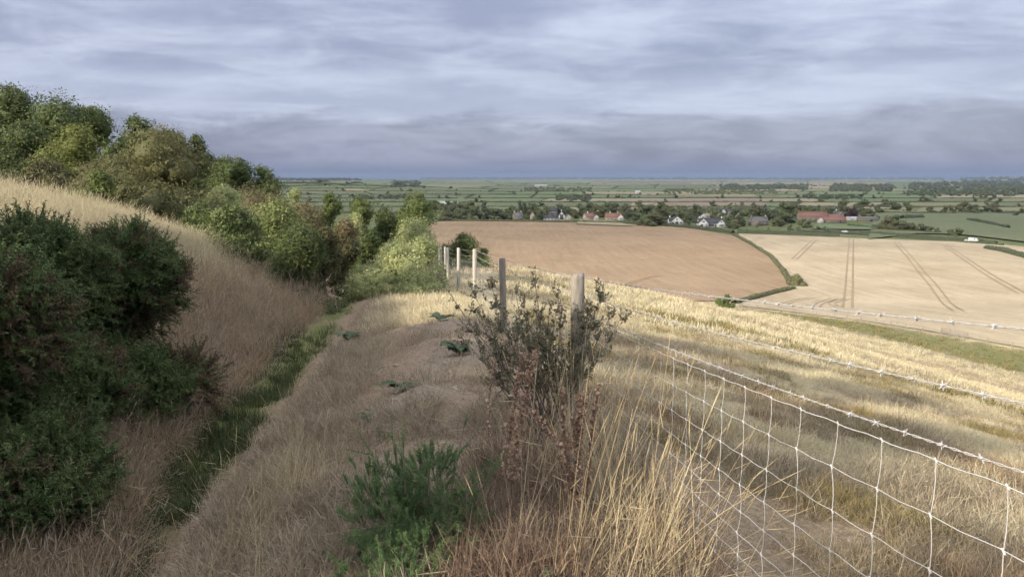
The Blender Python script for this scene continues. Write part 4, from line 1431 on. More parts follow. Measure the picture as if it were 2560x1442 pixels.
for hgt in (.45, .8, 1.1):
    mb = MB()
    mb.tube(np.array(tops) + np.array([0, 0, hgt]) - np.array(ff.location), .012, 3, False)
    mb.build('line_wire', M['wire_old'], ff)
# broken hurdle lying on that fence
hx, hy = hp(2385, 843)
hu = empty('sheep_hurdle', (hx, hy, gz(hx, hy) + .1), math.atan2(foot_g[10][1] - foot_g[9][1], foot_g[10][0] - foot_g[9][0]))
tag(hu, 'old timber hurdle leaning against the fence at the slope foot', 'hurdle')
for k in range(5):
    mb = MB(); mb.box((0, 0, .2 + k * .24), (5.2, .05, .10)); o = mb.build('rail', M['post'], hu); o.rotation_euler = (0, random.uniform(-.03, .03), 0)
for k in range(4):
    mb = MB(); mb.box((-2.5 + k * 1.66, .06, .7), (.10, .06, 1.4)); mb.build('upright', M['post'], hu)


# ------------------------------------------------------------------ plants on the bank
def thorn_shrub():
    rng = np.random.default_rng(505)
    d0 = 5.35
    b = P(1368, 960, d0)
    base = np.array([b.x, d0, gz(b.x, d0) - .03])
    root = empty('thorn_shrub', tuple(base))
    tag(root, 'scraggy thorny shrub with small dull leaves in front of the fence posts', 'shrub')
    tw = MB(); C = []; Nn = []
    tips = [(1105, 705), (1190, 745), (1230, 720), (1290, 735), (1340, 722), (1395, 745), (1180, 830), (1215, 905), (1265, 800), (1320, 800), (1400, 820), (1470, 790), (1500, 755), (1550, 800), (1520, 840), (1450, 850),
            (1350, 860), (1280, 860), (1430, 900), (1240, 770), (1310, 760), (1480, 820), (1390, 780), (1205, 790)]
    tips += [(rng.uniform(1160, 1530), rng.uniform(745, 860)) for _ in range(16)]
    for k, (px, py) in enumerate(tips):
        dd = d0 + rng.uniform(-.35, .30)
        t = np.array(P(px, py, dd)) - base
        st = np.array([rng.normal(0, .05), rng.normal(0, .05), 0])
        mid = st * .5 + t * .5 + np.array([rng.normal(0, .05), rng.normal(0, .05), -.04 + rng.normal(0, .05)])
        q1 = st * .75 + t * .22 + np.array([rng.normal(0, .03), 0, .06])
        ts = np.linspace(0, 1, 9)[:, None]
        pts = (1 - ts) ** 3 * st + 3 * (1 - ts) ** 2 * ts * q1 + 3 * (1 - ts) * ts ** 2 * mid + ts ** 3 * t
        pts[1:-1] += rng.normal(0, .012, (7, 3))
        tw.tube(pts, np.linspace(.008, .002, 9), 5, False)
        for j in range(19):
            i = rng.integers(5, 9); o = pts[i]
            dv = rng.normal(0, 1, 3) + (pts[i] - pts[i - 1]) / .08 * .7 + np.array([0, 0, .3]); dv /= np.linalg.norm(dv)
            l = rng.uniform(.05, .17)
            e = o + dv * l; m_ = o + dv * l * .5 + rng.normal(0, .012, 3)
            tw.tube([o, m_, e], [.0032, .0022, .0010], 3, False)
            for _ in range(3):
                f = o + dv * l * rng.uniform(.2, 1); s_ = rng.normal(0, 1, 3); s_ /= np.linalg.norm(s_)
                tw.tube([f, f + s_ * .018], [.0016, .0004], 3, False)
            for _ in range(12):
                C.append(o + dv * l * rng.uniform(.15, 1.05) + rng.normal(0, .010, 3)); Nn.append(rng.normal(0, 1, 3) + np.array([0, -.2, .6]))
    tw.build('branches', M['twig'], root, True)
    C = np.array(C); Nn = np.array(Nn)
    V, F = leaf_cards(C, Nn, .024, rng, .62, .6)
    tint = np.clip(rng.normal(.42, .26, len(C)), 0, 1)
    link('foliage', mesh_np('shrub_leaves', V, F, M['shrub_leaf'], False, dict(tint=tint)), root)


thorn_shrub()


def dock(label, foot, tip, depth, seed, n=520, w=.016, arms=0):
    rng = np.random.default_rng(seed)
    a = P(*foot, depth); b = P(*tip, depth - .05)
    zb = gz(a.x, depth) - .03
    root = empty('dock_plant', (a.x, depth, zb))
    tag(root, label, 'dried plant')
    base = np.array([a.x, depth, zb])
    t = np.array(b) - base
    mid = t * .5 + np.array([-.02, 0, .03])
    ts = np.linspace(0, 1, 12)[:, None]
    main = (1 - ts) ** 2 * 0 + 2 * (1 - ts) * ts * mid + ts ** 2 * t
    lines = [(main, .30)]
    for k in range(arms):
        i = rng.integers(3, 8); o = main[i]; e = o + (t / np.linalg.norm(t)) * rng.uniform(.16, .30) + np.array([rng.normal(0, .08), rng.normal(0, .05), 0])
        lines.append((o + (e - o) * np.linspace(0, 1, 6)[:, None], .25))
    st = MB(); C = []
    for ln, start in lines:
        st.tube(ln, np.linspace(.0055, .002, len(ln)), 5, False)
        s = np.linspace(start, 1, int(n * (1 if ln is main else .4)))
        idx = s * (len(ln) - 1)
        p = np.stack([np.interp(idx, np.arange(len(ln)), ln[:, i]) for i in range(3)], 1)
        whorl = .65 + .35 * np.sin(s * 60)
        C.append(p + rng.normal(0, 1, p.shape) * (w * (1.1 - .55 * s) * whorl)[:, None])
    st.build('stem', M['twig'], root, True)
    C = np.concatenate(C)
    V, F = leaf_cards(C, rng.normal(0, 1, C.shape), .0150, rng, .85, .5)
    o = link('seed_head', mesh_np('dock_seeds', V, F, M['dock'], False, dict(tint=np.clip(rng.normal(.5, .28, len(C)), 0, 1))), root)
    o['kind'] = 'stuff'


dock('tall russet dock spike leaning in front of the thorny shrub', (1262, 1180), (1338, 878), 3.55, 511, 1300, .021)
dock('second russet dock spike close behind the first', (1250, 1180), (1310, 884), 3.7, 512, 1100, .020)
dock('dark brown dock stem left of the leaning spikes', (1222, 1090), (1232, 900), 4.5, 513, 320, .012)
dock('branched brown dock among the yellow stalks', (1455, 1330), (1450, 985), 3.3, 514, 900, .016, 4)
dock('brown dock spike right of the branched dock', (1462, 1280), (1497, 962), 3.45, 515, 620, .015, 1)
dock('brown dock spike bent over the branched dock', (1440, 1290), (1405, 968), 3.4, 516, 620, .015, 1)
dock('thin pale mullein stalk standing up in the ditch mouth', (848, 800), (833, 716), 15.5, 517, 160, .012)
dock('short dry stalk before the pale gorse', (975, 742), (968, 700), 18.5, 518, 120, .012)


def big_leaf(rng, mb, base, az, length, width, rise):
    t = np.linspace(0, 1, 6)
    c = np.stack([np.cos(az) * length * t, np.sin(az) * length * t, rise * np.sin(t * 2.3) * length], 1) + base
    w = width * np.sin(np.clip(t * .92 + .08, 0, 1) * math.pi) ** .7
    s = np.array([-math.sin(az), math.cos(az), 0])
    V = np.concatenate([c - s * w[:, None] / 2 + np.array([0, 0, .15]) * w[:, None], c, c + s * w[:, None] / 2 + np.array([0, 0, .15]) * w[:, None]])
    i = np.arange(5)
    F = np.concatenate([np.stack([i, i + 1, i + 7, i + 6], 1), np.stack([i + 6, i + 7, i + 13, i + 12], 1)])
    mb.add(V, F)


def leaf_plant(name, label, px, py, n, length, width, seed, mat, rise=(.3, .9), depth=None):
    rng = np.random.default_rng(seed)
    q = hit(px, py) if depth is None else Vector((P(px, py, depth).x, depth, 0))
    x, y = q.x, q.y
    root = empty(name, (x, y, gz(x, y)))
    tag(root, label, 'plant')
    for k in range(n):
        mb = MB()
        az = k * 2.4 + rng.normal(0, .3)
        big_leaf(rng, mb, np.array([0, 0, .01 + .012 * k % .05]), az, length * rng.uniform(.6, 1.15), width * rng.uniform(.7, 1.15), rng.uniform(*rise))
        me = mb.mesh('leaf', M[mat], True)
        a = me.attributes.new('tint', 'FLOAT', 'POINT'); a.data.foreach_set('value', np.full(len(me.vertices), rng.uniform(0, 1), np.float32))
        link('leaf', me, root)
    return root


leaf_plant('burdock_plant', 'large dark green burdock beside the thorny shrub', 1145, 880, 14, .22, .17, 521, 'broad_leaf', (.15, .55))
leaf_plant('burdock_plant', 'flat grey green rosette on the bare path', 1005, 980, 9, .20, .13, 522, 'broad_leaf', (.02, .25))
leaf_plant('burdock_plant', 'small green rosette above the young gorse', 920, 1070, 6, .13, .08, 523, 'broad_leaf', (.02, .25))
leaf_plant('burdock_plant', 'dark leafy clump at the ditch lip', 870, 845, 9, .26, .16, 524, 'broad_leaf', (.15, .5))
leaf_plant('burdock_plant', 'low dark leaves left of the thorny shrub', 1100, 802, 7, .28, .18, 525, 'broad_leaf', (.1, .5))
leaf_plant('burdock_plant', 'broad green leaves at the bottom edge under the docks', 1415, 1425, 5, .11, .065, 526, 'broad_leaf', (.4, 1.1), 2.75)
leaf_plant('nettle_plant', 'yellowing drooping leaves beside the young gorse', 1252, 1340, 8, .10, .052, 527, 'old_leaf', (-.9, .3), 3.15)
leaf_plant('bramble_plant', 'few fresh green leaves among the stalks by the wire mesh', 1716, 1110, 7, .055, .034, 528, 'broad_leaf', (.3, 1.6), 3.0)

# loose stones and clods on the bare path
for k in range(46):
    rng = np.random.default_rng(700 + k)
    y = rng.uniform(4.5, 10.5); x = float(knot_x(9, y)) - .15 + .25 * math.sin(y * .8) + rng.normal(0, .28)
    r = rng.uniform(.010, .034)
    th = np.linspace(.0, math.pi, 5); V = []
    for a in th:
        for j in range(6):
            q = r * (1 + .25 * rng.normal())
            V.append((q * math.sin(a) * math.cos(j * 1.047), q * math.sin(a) * math.sin(j * 1.047), .6 * q * math.cos(a)))
    F = [(i * 6 + j, i * 6 + (j + 1) % 6, i * 6 + 6 + (j + 1) % 6, i * 6 + 6 + j) for i in range(4) for j in range(6)]
    mb = MB(); mb.add(V, F)
    o = mb.build('stone', M['stone_wall'], None, True)
    o.location = (x, y, gz(x, y) + r * .2)
    tag(o, 'small pale stone lying on the bare bank path', 'stone', 'stones on the bank path')

# tall stalks
rg = np.random.default_rng(31)


def stalks(rng, n, length, lean, mat):
    mb = MB()
    for k in range(n):
        a = rng.uniform(0, 6.28); r = .05 * rng.uniform()
        l = length * rng.uniform(.6, 1.2)
        tip, c = blade(rng, mb, (r * math.cos(a), r * math.sin(a), -.03), rng.normal(0, 1.3), l, .0036, abs(rng.normal(0, lean)), abs(rng.normal(0, .35)), 7, .8 * (rng.random() < .12))
        d = c[-1] - c[-2]; d /= np.linalg.norm(d)
        e = c[-1] + d * l * .11
        mb.tube([c[-1] - d * .03, c[-1], (c[-1] + e) / 2, e], [.0012, .0020, .0017, .0006], 4, False)
    return mb.mesh('stalks', mat)


C_STALK = proto('stalk_clump', [stalks(rg, 7, .78, .52, M['stalk']) for _ in range(6)])
n = 85
y = rs.uniform(2.35, 4.9, n); x = fence_x(y) - .08 - np.abs(rs.normal(0, .30, n))
o = grow('tall_stalks', x, y, C_STALK, 6, rs, .55, 1.10, 'tall yellow grass stalks rising before the wire mesh', tilt=.12)
r_ = np.stack([rs.normal(0, .12, n), rs.normal(.12, .18, n), rs.normal(0, .7, n)], 1)
o.data.attributes['rot'].data.foreach_set('vector', r_.astype(np.float32).ravel())
n = 170
y = rs.uniform(2.2, 4.6, n); x = fence_x(y) - .02 - np.abs(rs.normal(0, .26, n))
grow('golden_grass', x, y, C_TALL, 5, rs, .28, .58, 'golden dry grass thick along the foot of the wire mesh', tilt=.25)
n = 330
y = rs.uniform(2.5, 4.7, n); x = np.where(rs.random(n) < .6, rs.uniform(-.22, .30, n), fence_x(y) - np.abs(rs.normal(0, .3, n)))
grow('dark_dead_stems', x, y, C_DARK, 4, rs, .45, .90, 'dark brown dead stems under the dock spikes', tilt=.25)
n = 34
y = rs.uniform(2.9, 5.5, n); x = knot_x(8, y) + .25 + np.abs(rs.normal(0, .25, n))
o = grow('leaning_stalks', x, y, C_STALK, 6, rs, .45, .8, 'thin pale stalks leaning over the ditch from the bank', tilt=.1)
r_ = np.stack([rs.normal(0, .1, n), -np.abs(rs.normal(.35, .2, n)), rs.normal(math.pi, .5, n)], 1)
o.data.attributes['rot'].data.foreach_set('vector', r_.astype(np.float32).ravel())


# ------------------------------------------------------------------ far trees (shared meshes)
def far_proto(name, h, r, mat, seed, n=700, leaf=.95, low=.12, lobes=13, lobe=.44, ry=None):
    rng = np.random.default_rng(seed)
    L = lobes_dome(rng, lobes, r, ry or r, h, low, lobe)
    return (foliage_mesh(name + '_leaves', L, n, leaf, M[mat], seed, .85, .75, .6, .35), core_mesh(L, name + '_inside', M[mat], .85, .80), trunk_mesh(name + '_trunk', h * .8, .28, L, M['bark'], seed, 4))


PROTO = {'round': [far_proto('round_tree', 10, 5.4, 'leaf_far', 801), far_proto('round_tree', 10, 5.0, 'leaf_far2', 802), far_proto('round_tree', 10, 5.8, 'leaf_far', 803), far_proto('round_tree', 10, 5.2, 'leaf_far3', 807)],
         'tall': [far_proto('tall_tree', 15, 4.2, 'leaf_far3', 804, 800, .95, .1, 16), far_proto('tall_tree', 15, 3.2, 'leaf_far3', 805, 700, .9, .05, 18, .5)],
         'copper': [far_proto('copper_tree', 10, 6.2, 'leaf_copper', 806)],
         'shrub': [far_proto('far_shrub', 4, 3.2, 'leaf_far', 808, 320, .7, .0, 8), far_proto('far_shrub', 4, 3.4, 'leaf_far2', 809, 320, .7, .0, 8)]}
NAMES = {'round': 'broadleaf_tree', 'tall': 'conifer_tree', 'copper': 'copper_beech_tree', 'shrub': 'hedgerow_shrub'}
HB = {'round': 10., 'tall': 15., 'copper': 10., 'shrub': 4.}


def far_tree(kind, px, depth, top=None, h=None, width=1.0, label=None, group=None, seed=0, y_at=None):
    rng = random.Random(seed * 977 + int(px * 7) + int(depth))
    a, b = ray(px, 500)
    x = a * depth
    z = float(ground([x], [depth], False)[0])
    if h is None:
        h = P(px, top, depth).z - z
    s = h / HB[kind]
    cr, co, tr = rng.choice(PROTO[kind]) if kind != 'copper' else PROTO[kind][0]
    root = empty(NAMES[kind], (x, depth, z - .1), rng.uniform(0, 6.28))
    root.scale = (s * width, s * width, s)
    tag(root, label, 'tree' if kind != 'shrub' else 'bush', group)
    c = link('crown', cr, root)
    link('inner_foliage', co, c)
    link('trunk', tr, root)
    return root


GV = 'trees around the village'
LV = 'leafy tree in the belt of trees around the far village'
rt = random.Random(21)
# (pixel column, depth, pixel row of the top, width factor)
VT = [(1112, 720, 528, 1.1), (1130, 760, 512, 1.0), (1146, 735, 522, 1.1), (1165, 770, 506, 1.1), (1180, 730, 518, 1.0), (1196, 745, 521, .9), (1236, 735, 520, 1.0), (1252, 750, 522, 1.0),
      (1270, 745, 522, .9), (1280, 770, 514, 1.0), (1322, 760, 522, .9), (1334, 775, 506, 1.0), (1352, 730, 522, 1.1), (1345, 715, 532, 1.0), (1366, 800, 514, .9), (1402, 810, 508, 1.1), (1420, 800, 513, 1.0), (1436, 770, 522, 1.0),
      (1450, 820, 508, 1.0), (1470, 815, 506, 1.2), (1488, 800, 510, 1.0), (1505, 790, 514, 1.0), (1520, 815, 504, 1.2), (1540, 800, 505, 1.1), (1562, 790, 508, 1.1), (1576, 745, 520, 1.1), (1590, 700, 530, 1.2), (1606, 655, 538, 1.1),
      (1622, 640, 534, 1.2), (1640, 645, 528, 1.2), (1655, 655, 538, 1.1), (1612, 760, 512, 1.1), (1630, 770, 510, 1.1), (1648, 750, 506, 1.1), (1664, 745, 514, 1.1), (1682, 740, 516, 1.0), (1700, 735, 520, 1.0),
      (1716, 690, 534, 1.0), (1722, 640, 549, 1.0), (1728, 700, 524, 1.0), (1744, 720, 522, .9), (1790, 735, 524, 1.0), (1806, 690, 532, 1.1), (1818, 655, 540, 1.2), (1826, 618, 552, 1.1), (1842, 608, 554, 1.2), (1850, 660, 536, 1.1), (1838, 760, 520, 1.0),
      (1880, 770, 518, 1.1), (1896, 760, 514, 1.1), (1912, 755, 516, 1.0), (1926, 730, 522, 1.1), (1944, 690, 520, 1.1), (1958, 675, 524, 1.2), (1972, 690, 530, 1.1), (1950, 640, 540, 1.1), (1962, 790, 504, 1.1), (1980, 800, 506, 1.1),
      (2002, 780, 512, 1.1), (2020, 775, 514, 1.1), (2036, 770, 516, 1.1), (2012, 625, 546, 1.0), (2026, 630, 550, 1.0), (1896, 625, 562, 1.0), (1925, 600, 568, .9), (1980, 600, 562, 1.2), (2000, 595, 566, 1.0), (2048, 598, 564, 1.1), (2066, 592, 566, 1.1),
      (2080, 740, 516, 1.0), (2160, 745, 528, 1.1), (2182, 735, 532, 1.1), (2196, 730, 538, 1.0)]
ORD = ['first', 'second', 'third', 'fourth', 'fifth', 'sixth', 'seventh', 'eighth', 'ninth', 'tenth', 'eleventh', 'twelfth', 'thirteenth', 'fourteenth', 'fifteenth', 'sixteenth', 'seventeenth', 'eighteenth']
MARKS = [(1294, 'half hidden stone house'), (1377, 'low white cottage'), (1533, 'long red roofed cottage'), (1691, 'white gabled house'), (1775, 'long white house'), (1896, 'grey roofed stone house'), (2030, 'red roofed farmhouse'), (2143, 'long low white shed')]
_sides = {}
for k, (px, d, top, w) in enumerate(VT):
    mk = min(MARKS, key=lambda q: abs(q[0] - px))
    _sides.setdefault((mk[1], 'left' if px < mk[0] else 'right'), []).append((abs(px - mk[0]), k))
LABS = {}
for (mk, sd), lst in _sides.items():
    for i_, (_, k) in enumerate(sorted(lst)):
        LABS[k] = '%s leafy village tree to the %s of the %s' % (ORD[i_], sd, mk)
for k, (px, d, top, w) in enumerate(VT):
    far_tree('round', px, d, top, None, w * 1.1, LABS[k], GV, k)
for px, d, top, w, lab in [(1213, 735, 500, 1.0, 'dark pointed conifer at the left of the village trees'), (1300, 790, 500, .9, 'tall dark tree, highest of the left village belt'),
                           (1311, 800, 506, 1.2, 'dark tree beside the tallest tree of the left belt'), (1736, 690, 508, 1.0, 'tall dark conifer above the white gabled house'),
                           (1856, 640, 528, 1.3, 'dark conifer right of the long white house'), (1913, 690, 516, .9, 'narrow dark tree behind the stone house')]:
    far_tree('tall', px, d, top, None, w, lab, None, 3)
far_tree('copper', 2130, 735, 520, None, 1.35, 'copper leaved tree over the grey roofed barns', None)
LR = [(2222, 600, 540, 1.1), (2240, 590, 548, 1.1), (2262, 585, 550, 1.1), (2286, 580, 556, 1.1), (2310, 575, 558, 1.2), (2332, 565, 566, 1.1), (2350, 562, 569, 1.0), (2385, 545, 572, 1.2), (2402, 540, 570, 1.3), (2240, 640, 536, 1.1)]
for k, (px, d, top, w) in enumerate(LR):
    far_tree('round', px, d, top, None, w * 1.2, (ORD[k] + ' bushy roadside tree from the left behind the lane') if k < 9 else 'roadside tree standing behind the row along the lane', 'roadside trees behind the lane', 40 + k)
# single field trees on the plain right of the village
for px, d, top, w, lab in [(2110, 930, 498, 1.1, 'round lone tree in the green field past the village'), (2158, 900, 498, 1.3, 'spreading lone tree at the tip of the tan wedge'), (2235, 1000, 501, 1.6, 'leaning field tree right of the tan wedge'),
                           (2270, 960, 503, 1.0, 'upright field tree with bare foot on the hedge'), (2378, 960, 512, .9, 'small tree at the left of the field copse'), (2410, 940, 502, 1.4, 'wide tree in the field copse'),
                           (2440, 930, 510, 1.5, 'low broad tree in the field copse'), (2465, 925, 514, 1.5, 'bushy tree in the field copse'), (2490, 930, 508, 1.3, 'last tree of the field copse'), (2545, 820, 530, 1.5, 'dark tree at the right picture edge')]:
    far_tree('round', px, d, top, None, w, lab, None, 60)
# trees of hedgerows on the plain
GH = 'hedgerow trees out on the plain'
for k in range(230):
    py = rt.choice(ROWS[3:]) + rt.uniform(-1.2, 1.2)
    px = rt.uniform(680, 2600)
    q = hit(px, py)
    if q.y < 850 or q.y > 6500: continue
    far_tree('round', px, q.y, None, rt.uniform(5, 11), rt.uniform(.9, 1.5), 'small dark hedgerow tree far out on the plain', GH, 100 + k)
# group of trees beside the far sheds
for k, (px, d) in enumerate([(1050, 1180), (1075, 1120), (1095, 1090), (1118, 1060), (1140, 1040), (1160, 1030), (1175, 1060), (1105, 980), (1085, 1000), (1130, 960), (1060, 1050), (1150, 940)]):
    far_tree('round', px, d, None, rt.uniform(9, 14), 1.3, 'round tree in the clump below the long grey sheds', 'trees below the long grey sheds', 300 + k)


# ------------------------------------------------------------------ hedges and far woods
def hedge_mesh(pts, w, h, seed, size, mat, dens=1.0, gaps=.0):
    rng = np.random.default_rng(seed)
    p = np.array(pts, float)
    s = np.concatenate([[0], np.cumsum(np.hypot(*np.diff(p, axis=0).T))])
    n = int(max(30, min(2600, s[-1] * (w + 2 * h) / (size * size) * .9 * dens)))
    t = rng.uniform(0, s[-1], n)
    bump = .6 + .8 * fbm(t / 9., np.full(n, seed * .37), seed)
    keep = fbm(t / 22., np.full(n, 4.1), seed + 5) > gaps
    t, bump = t[keep], bump[keep]; n = len(t)
    x = np.interp(t, s, p[:, 0]); y = np.interp(t, s, p[:, 1])
    tg = np.stack([np.interp(t + 1, s, p[:, 0]) - np.interp(t - 1, s, p[:, 0]), np.interp(t + 1, s, p[:, 1]) - np.interp(t - 1, s, p[:, 1])], 1)
    tg /= np.linalg.norm(tg, axis=1)[:, None] + 1e-9
    a = rng.uniform(-.35, math.pi + .35, n)
    lat = np.cos(a) * w / 2 * bump; hz = np.maximum(.0, np.sin(a)) ** .6 * h * bump
    C = np.stack([x - tg[:, 1] * lat, y + tg[:, 0] * lat, ground(x, y, False) + hz], 1)
    Nn = np.stack([-tg[:, 1] * np.cos(a), tg[:, 0] * np.cos(a), np.sin(a)], 1)
    V, F = leaf_cards(C, Nn, size, rng, .75, .5)
    o = np.array([C[0, 0], C[0, 1], C[0, 2]])
    tint = np.clip(rng.normal(.4, .25, n), 0, 1)
    me = mesh_np('hedge_leaves', V - o, F, mat, False, dict(tint=tint))
    # solid inside
    m = max(3, int(s[-1] / 6))
    tt = np.linspace(0, s[-1], m)
    cx = np.interp(tt, s, p[:, 0]); cy = np.interp(tt, s, p[:, 1])
    c = np.stack([cx, cy, ground(cx, cy, False)], 1) - o
    tg = np.gradient(c[:, :2], axis=0); tg /= np.linalg.norm(tg, axis=1)[:, None] + 1e-9
    nn = np.column_stack([-tg[:, 1], tg[:, 0], np.zeros(m)])
    bb = .6 + .8 * fbm(tt / 9., np.full(m, seed * .37), seed)
    kk = np.where(fbm(tt / 22., np.full(m, 4.1), seed + 5) > gaps, 1., .05)
    prof = [(-.42, -.3), (-.40, .45), (-.2, .80), (.2, .80), (.40, .45), (.42, -.3)]
    V = np.concatenate([c + nn * (w * q * bb)[:, None] + np.array([0, 0, 1.]) * (h * z * bb * kk)[:, None] for q, z in prof])
    F = []
    for j in range(5):
        i = np.arange(m - 1)
        F.append(np.stack([j * m + i, j * m + i + 1, (j + 1) * m + i + 1, (j + 1) * m + i], 1))
    core = mesh_np('hedge_inside', V, np.concatenate(F), mat, True, dict(tint=np.full(len(V), .35)))
    return me, core, o


def hedge(pts, w, h, seed, size, label, group=None, mat='leaf_far3', dens=1., gaps=0., name='hedge'):
    me, core, o = hedge_mesh(pts, w, h, seed, size, M[mat], dens, gaps)
    root = empty(name, tuple(o))
    tag(root, label, 'hedge', group)
    f = link('foliage', me, root)
    link('inner_foliage', core, root)
    return root


GHL = 'hedge lines between the far fields'
for k, (seg, r) in enumerate(HEDGE_LINES):
    a, b = np.array(seg[0]), np.array(seg[1])
    d = (a[1] + b[1]) / 2
    if d < 760: continue
    if np.hypot(*(b - a)) < 20: continue
    n = 8
    t = np.linspace(0, 1, n)[:, None]
    p = a * (1 - t) + b * t
    p[1:-1] += np.random.default_rng(k).normal(0, .006 * d ** .9, (n - 2, 2)) * np.array([.3, .5])
    hedge(p, 3.4 + d * .0006, 2.2 + d * .0005, 900 + k, max(1.2, d * .0011), 'dark hedge line dividing far fields of the plain', GHL, 'leaf_far3' if k % 3 else 'leaf_far2', gaps=.28 if k % 4 == 0 else .0)
hedge([(160, 548), (157, 532), (148, 470), (135, 395), (120, 335), (113, 310), (104, 280)], 2.6, 1.6, 950, .55, 'low dark hedge curving between brown field and stubble', mat='leaf_far2')
hedge([hp(1985, 722), hp(1930, 735), hp(1880, 748), hp(1835, 758)], 2.2, 1.3, 952, .5, 'dark bank of scrub from the hedge end to the corner tree', mat='leaf_far2')
hedge([(-70, 722), (-20, 714), (50, 696), (100, 678)], 3, 2.2, 953, .8, 'trimmed hedge along the top of the brown field', mat='leaf_far2')
hedge([(96, 676), (114, 668), (135, 640), (148, 610), (163, 560)], 3.6, 2.6, 954, .8, 'rough hedge below the white houses', mat='leaf_far3')
hedge([(168, 566), (200, 548), (230, 533)], 3.5, 3, 955, .7, 'hedge between stubble and the stone house garden', mat='leaf_far3')
rg2 = road_g + np.array([[2.5, 7.5]])
hedge(rg2[1:], 3.2, 2.4, 956, .7, 'dark hedge along the far side of the lane', mat='leaf_far3')
hedge(road_g[3:] + np.array([[-2, -6.0]]), 2.2, 1.2, 957, .6, 'low hedge between lane and stubble', mat='leaf_far3')
hedge([hp(2465, 622), hp(2510, 630), hp(2575, 648)], 4, 2.6, 958, .6, 'hedge running off at the right end of the stubble', mat='leaf_far3')
hedge([hp(2420, 552), hp(2480, 563), hp(2520, 572)], 4, 3, 959, .7, 'thick clipped hedge in the green pasture', mat='leaf_far3')
hedge([hp(2120, 566), hp(2170, 570), hp(2215, 573)], 3, 2, 960, .7, 'hedge at the edge of the farm paddock', mat='leaf_far3')
hedge([hp(2255, 548), hp(2306, 546)], 6, 4.5, 961, .8, 'block of tall hedge in the green pasture', mat='leaf_far3')
# bushy end of the curving hedge
rng = np.random.default_rng(970)
L = np.concatenate([lobes_dome(rng, 9, 3.0, 3.0, 3.6, .0, .42) + np.array([dx, dy, 0, 0]) for dx, dy in ((0, 0), (2.2, 9.5), (.8, 4.5))])
he = empty('hawthorn_bush', (106.5, 279, gz(106.5, 279) - .2)); tag(he, 'dark hawthorn clump at the near end of the curving hedge', 'bush')
f = link('foliage', foliage_mesh('hedge_end_leaves', L, 2600, .42, M['leaf_far2'], 971), he)
link('inner_foliage', core_mesh(L, 'hedge_end_inside', M['leaf_far2'], .85, .8), f)
link('stem', trunk_mesh('hedge_end_stem', 3., .1, L, M['bark'], 972), he)
# corner tree at the slope foot
qx, qy = hp(1812, 768)
rng = np.random.default_rng(962)
L = lobes_dome(rng, 10, 2.4, 2.2, 3.6, .1, .45)
ct = empty('corner_hawthorn_tree', (qx, qy, gz(qx, qy) - .1)); tag(ct, 'small round green hawthorn at the corner of the brown field', 'tree')
f = link('crown', foliage_mesh('corner_leaves', L, 1500, .35, M['leaf_mid'], 963), ct)
link('inner_foliage', core_mesh(L, 'corner_inside', M['leaf_mid']), f)
link('trunk', trunk_mesh('corner_trunk', 3.4, .12, L, M['bark'], 964), ct)


def wood(name, label, x0, x1, top, bot, n, hpx, seed, mat, kind='stuff'):
    """a far wood that reads as one mass: crowns set over a patch of ground"""
    rng = np.random.default_rng(seed)
    mats = M[mat]
    C = []; Rr = []
    for k in range(n):
        px = rng.uniform(x0, x1); py = rng.uniform(top, bot)
        q = hit(px, py)
        r = hpx / FPX * q.y * rng.uniform(.7, 1.3)
        C.append((q.x, q.y, q.z + r * .55)); Rr.append(r)
    C = np.array(C); Rr = np.array(Rr)
    L = np.column_stack([C - C[0], Rr])
    m = 26
    kk = np.repeat(np.arange(n), m)
    d = rng.normal(0, 1, (n * m, 3)); d[:, 2] = np.abs(d[:, 2]); d /= np.linalg.norm(d, axis=1)[:, None]
    p = L[kk, :3] + d * (L[kk, 3] * rng.uniform(.85, 1.1, n * m))[:, None]
    V, F = leaf_cards(p, d, L[kk, 3] * .55, rng, .8, .5)
    lt = rng.uniform(0, .6, n)
    o = link(name, mesh_np(name, V, F, mats, False, dict(tint=np.clip(lt[kk] + rng.uniform(0, .4, n * m), 0, 1))))
    o.location = tuple(C[0])
    tag(o, label, 'wood', kind=kind)
    c = link('inner_foliage', core_mesh(L, name + '_inside', M[mat], .85, .85), o)
    return o


wood('woodland', 'dark wood crowning the far low hill', 690, 905, 449.5, 453, 130, 3.4, 1001, 'leaf_far3')
wood('woodland', 'dark copse at the end of the bright green field', 985, 1055, 457, 468, 70, 4.2, 1002, 'leaf_far3')
wood('woodland', 'wooded skyline strip over the middle of the plain', 1050, 1600, 446.5, 450, 330, 2.6, 1003, 'leaf_far3')
wood('woodland', 'wooded skyline strip behind the right hand plain', 1600, 2360, 446.8, 451, 420, 2.8, 1004, 'leaf_far3')
wood('woodland', 'long dark wood right of the pale far fields', 1800, 2020, 465, 475, 230, 4.2, 1005, 'leaf_far3')
wood('woodland', 'broad bluish wood on the right of the plain', 2075, 2230, 466, 480, 200, 4.6, 1006, 'leaf_far3')
wood('woodland', 'dark wood spreading to the right picture edge', 2270, 2600, 460, 492, 420, 5.0, 1007, 'leaf_far3')
wood('woodland', 'scrubby green plantation in the middle plain', 1310, 1480, 472, 481, 130, 3.2, 1008, 'leaf_far')
wood('woodland', 'dark strip wood beyond the brown far field', 1660, 1940, 476, 486, 190, 3.4, 1009, 'leaf_far')
wood('woodland', 'tree belt across the centre of the plain', 1390, 1475, 493, 502, 70, 4.4, 1010, 'leaf_far3')
wood('woodland', 'dark thicket at the right of the village', 2010, 2150, 490, 500, 90, 4.2, 1011, 'leaf_far3')
wood('woodland', 'wooded rise on the right horizon', 2400, 2600, 446, 458, 160, 3.4, 1012, 'leaf_far3')
wood('woodland', 'trees behind the long shed roofs', 880, 1060, 492, 500, 80, 4.5, 1013, 'leaf_far3')
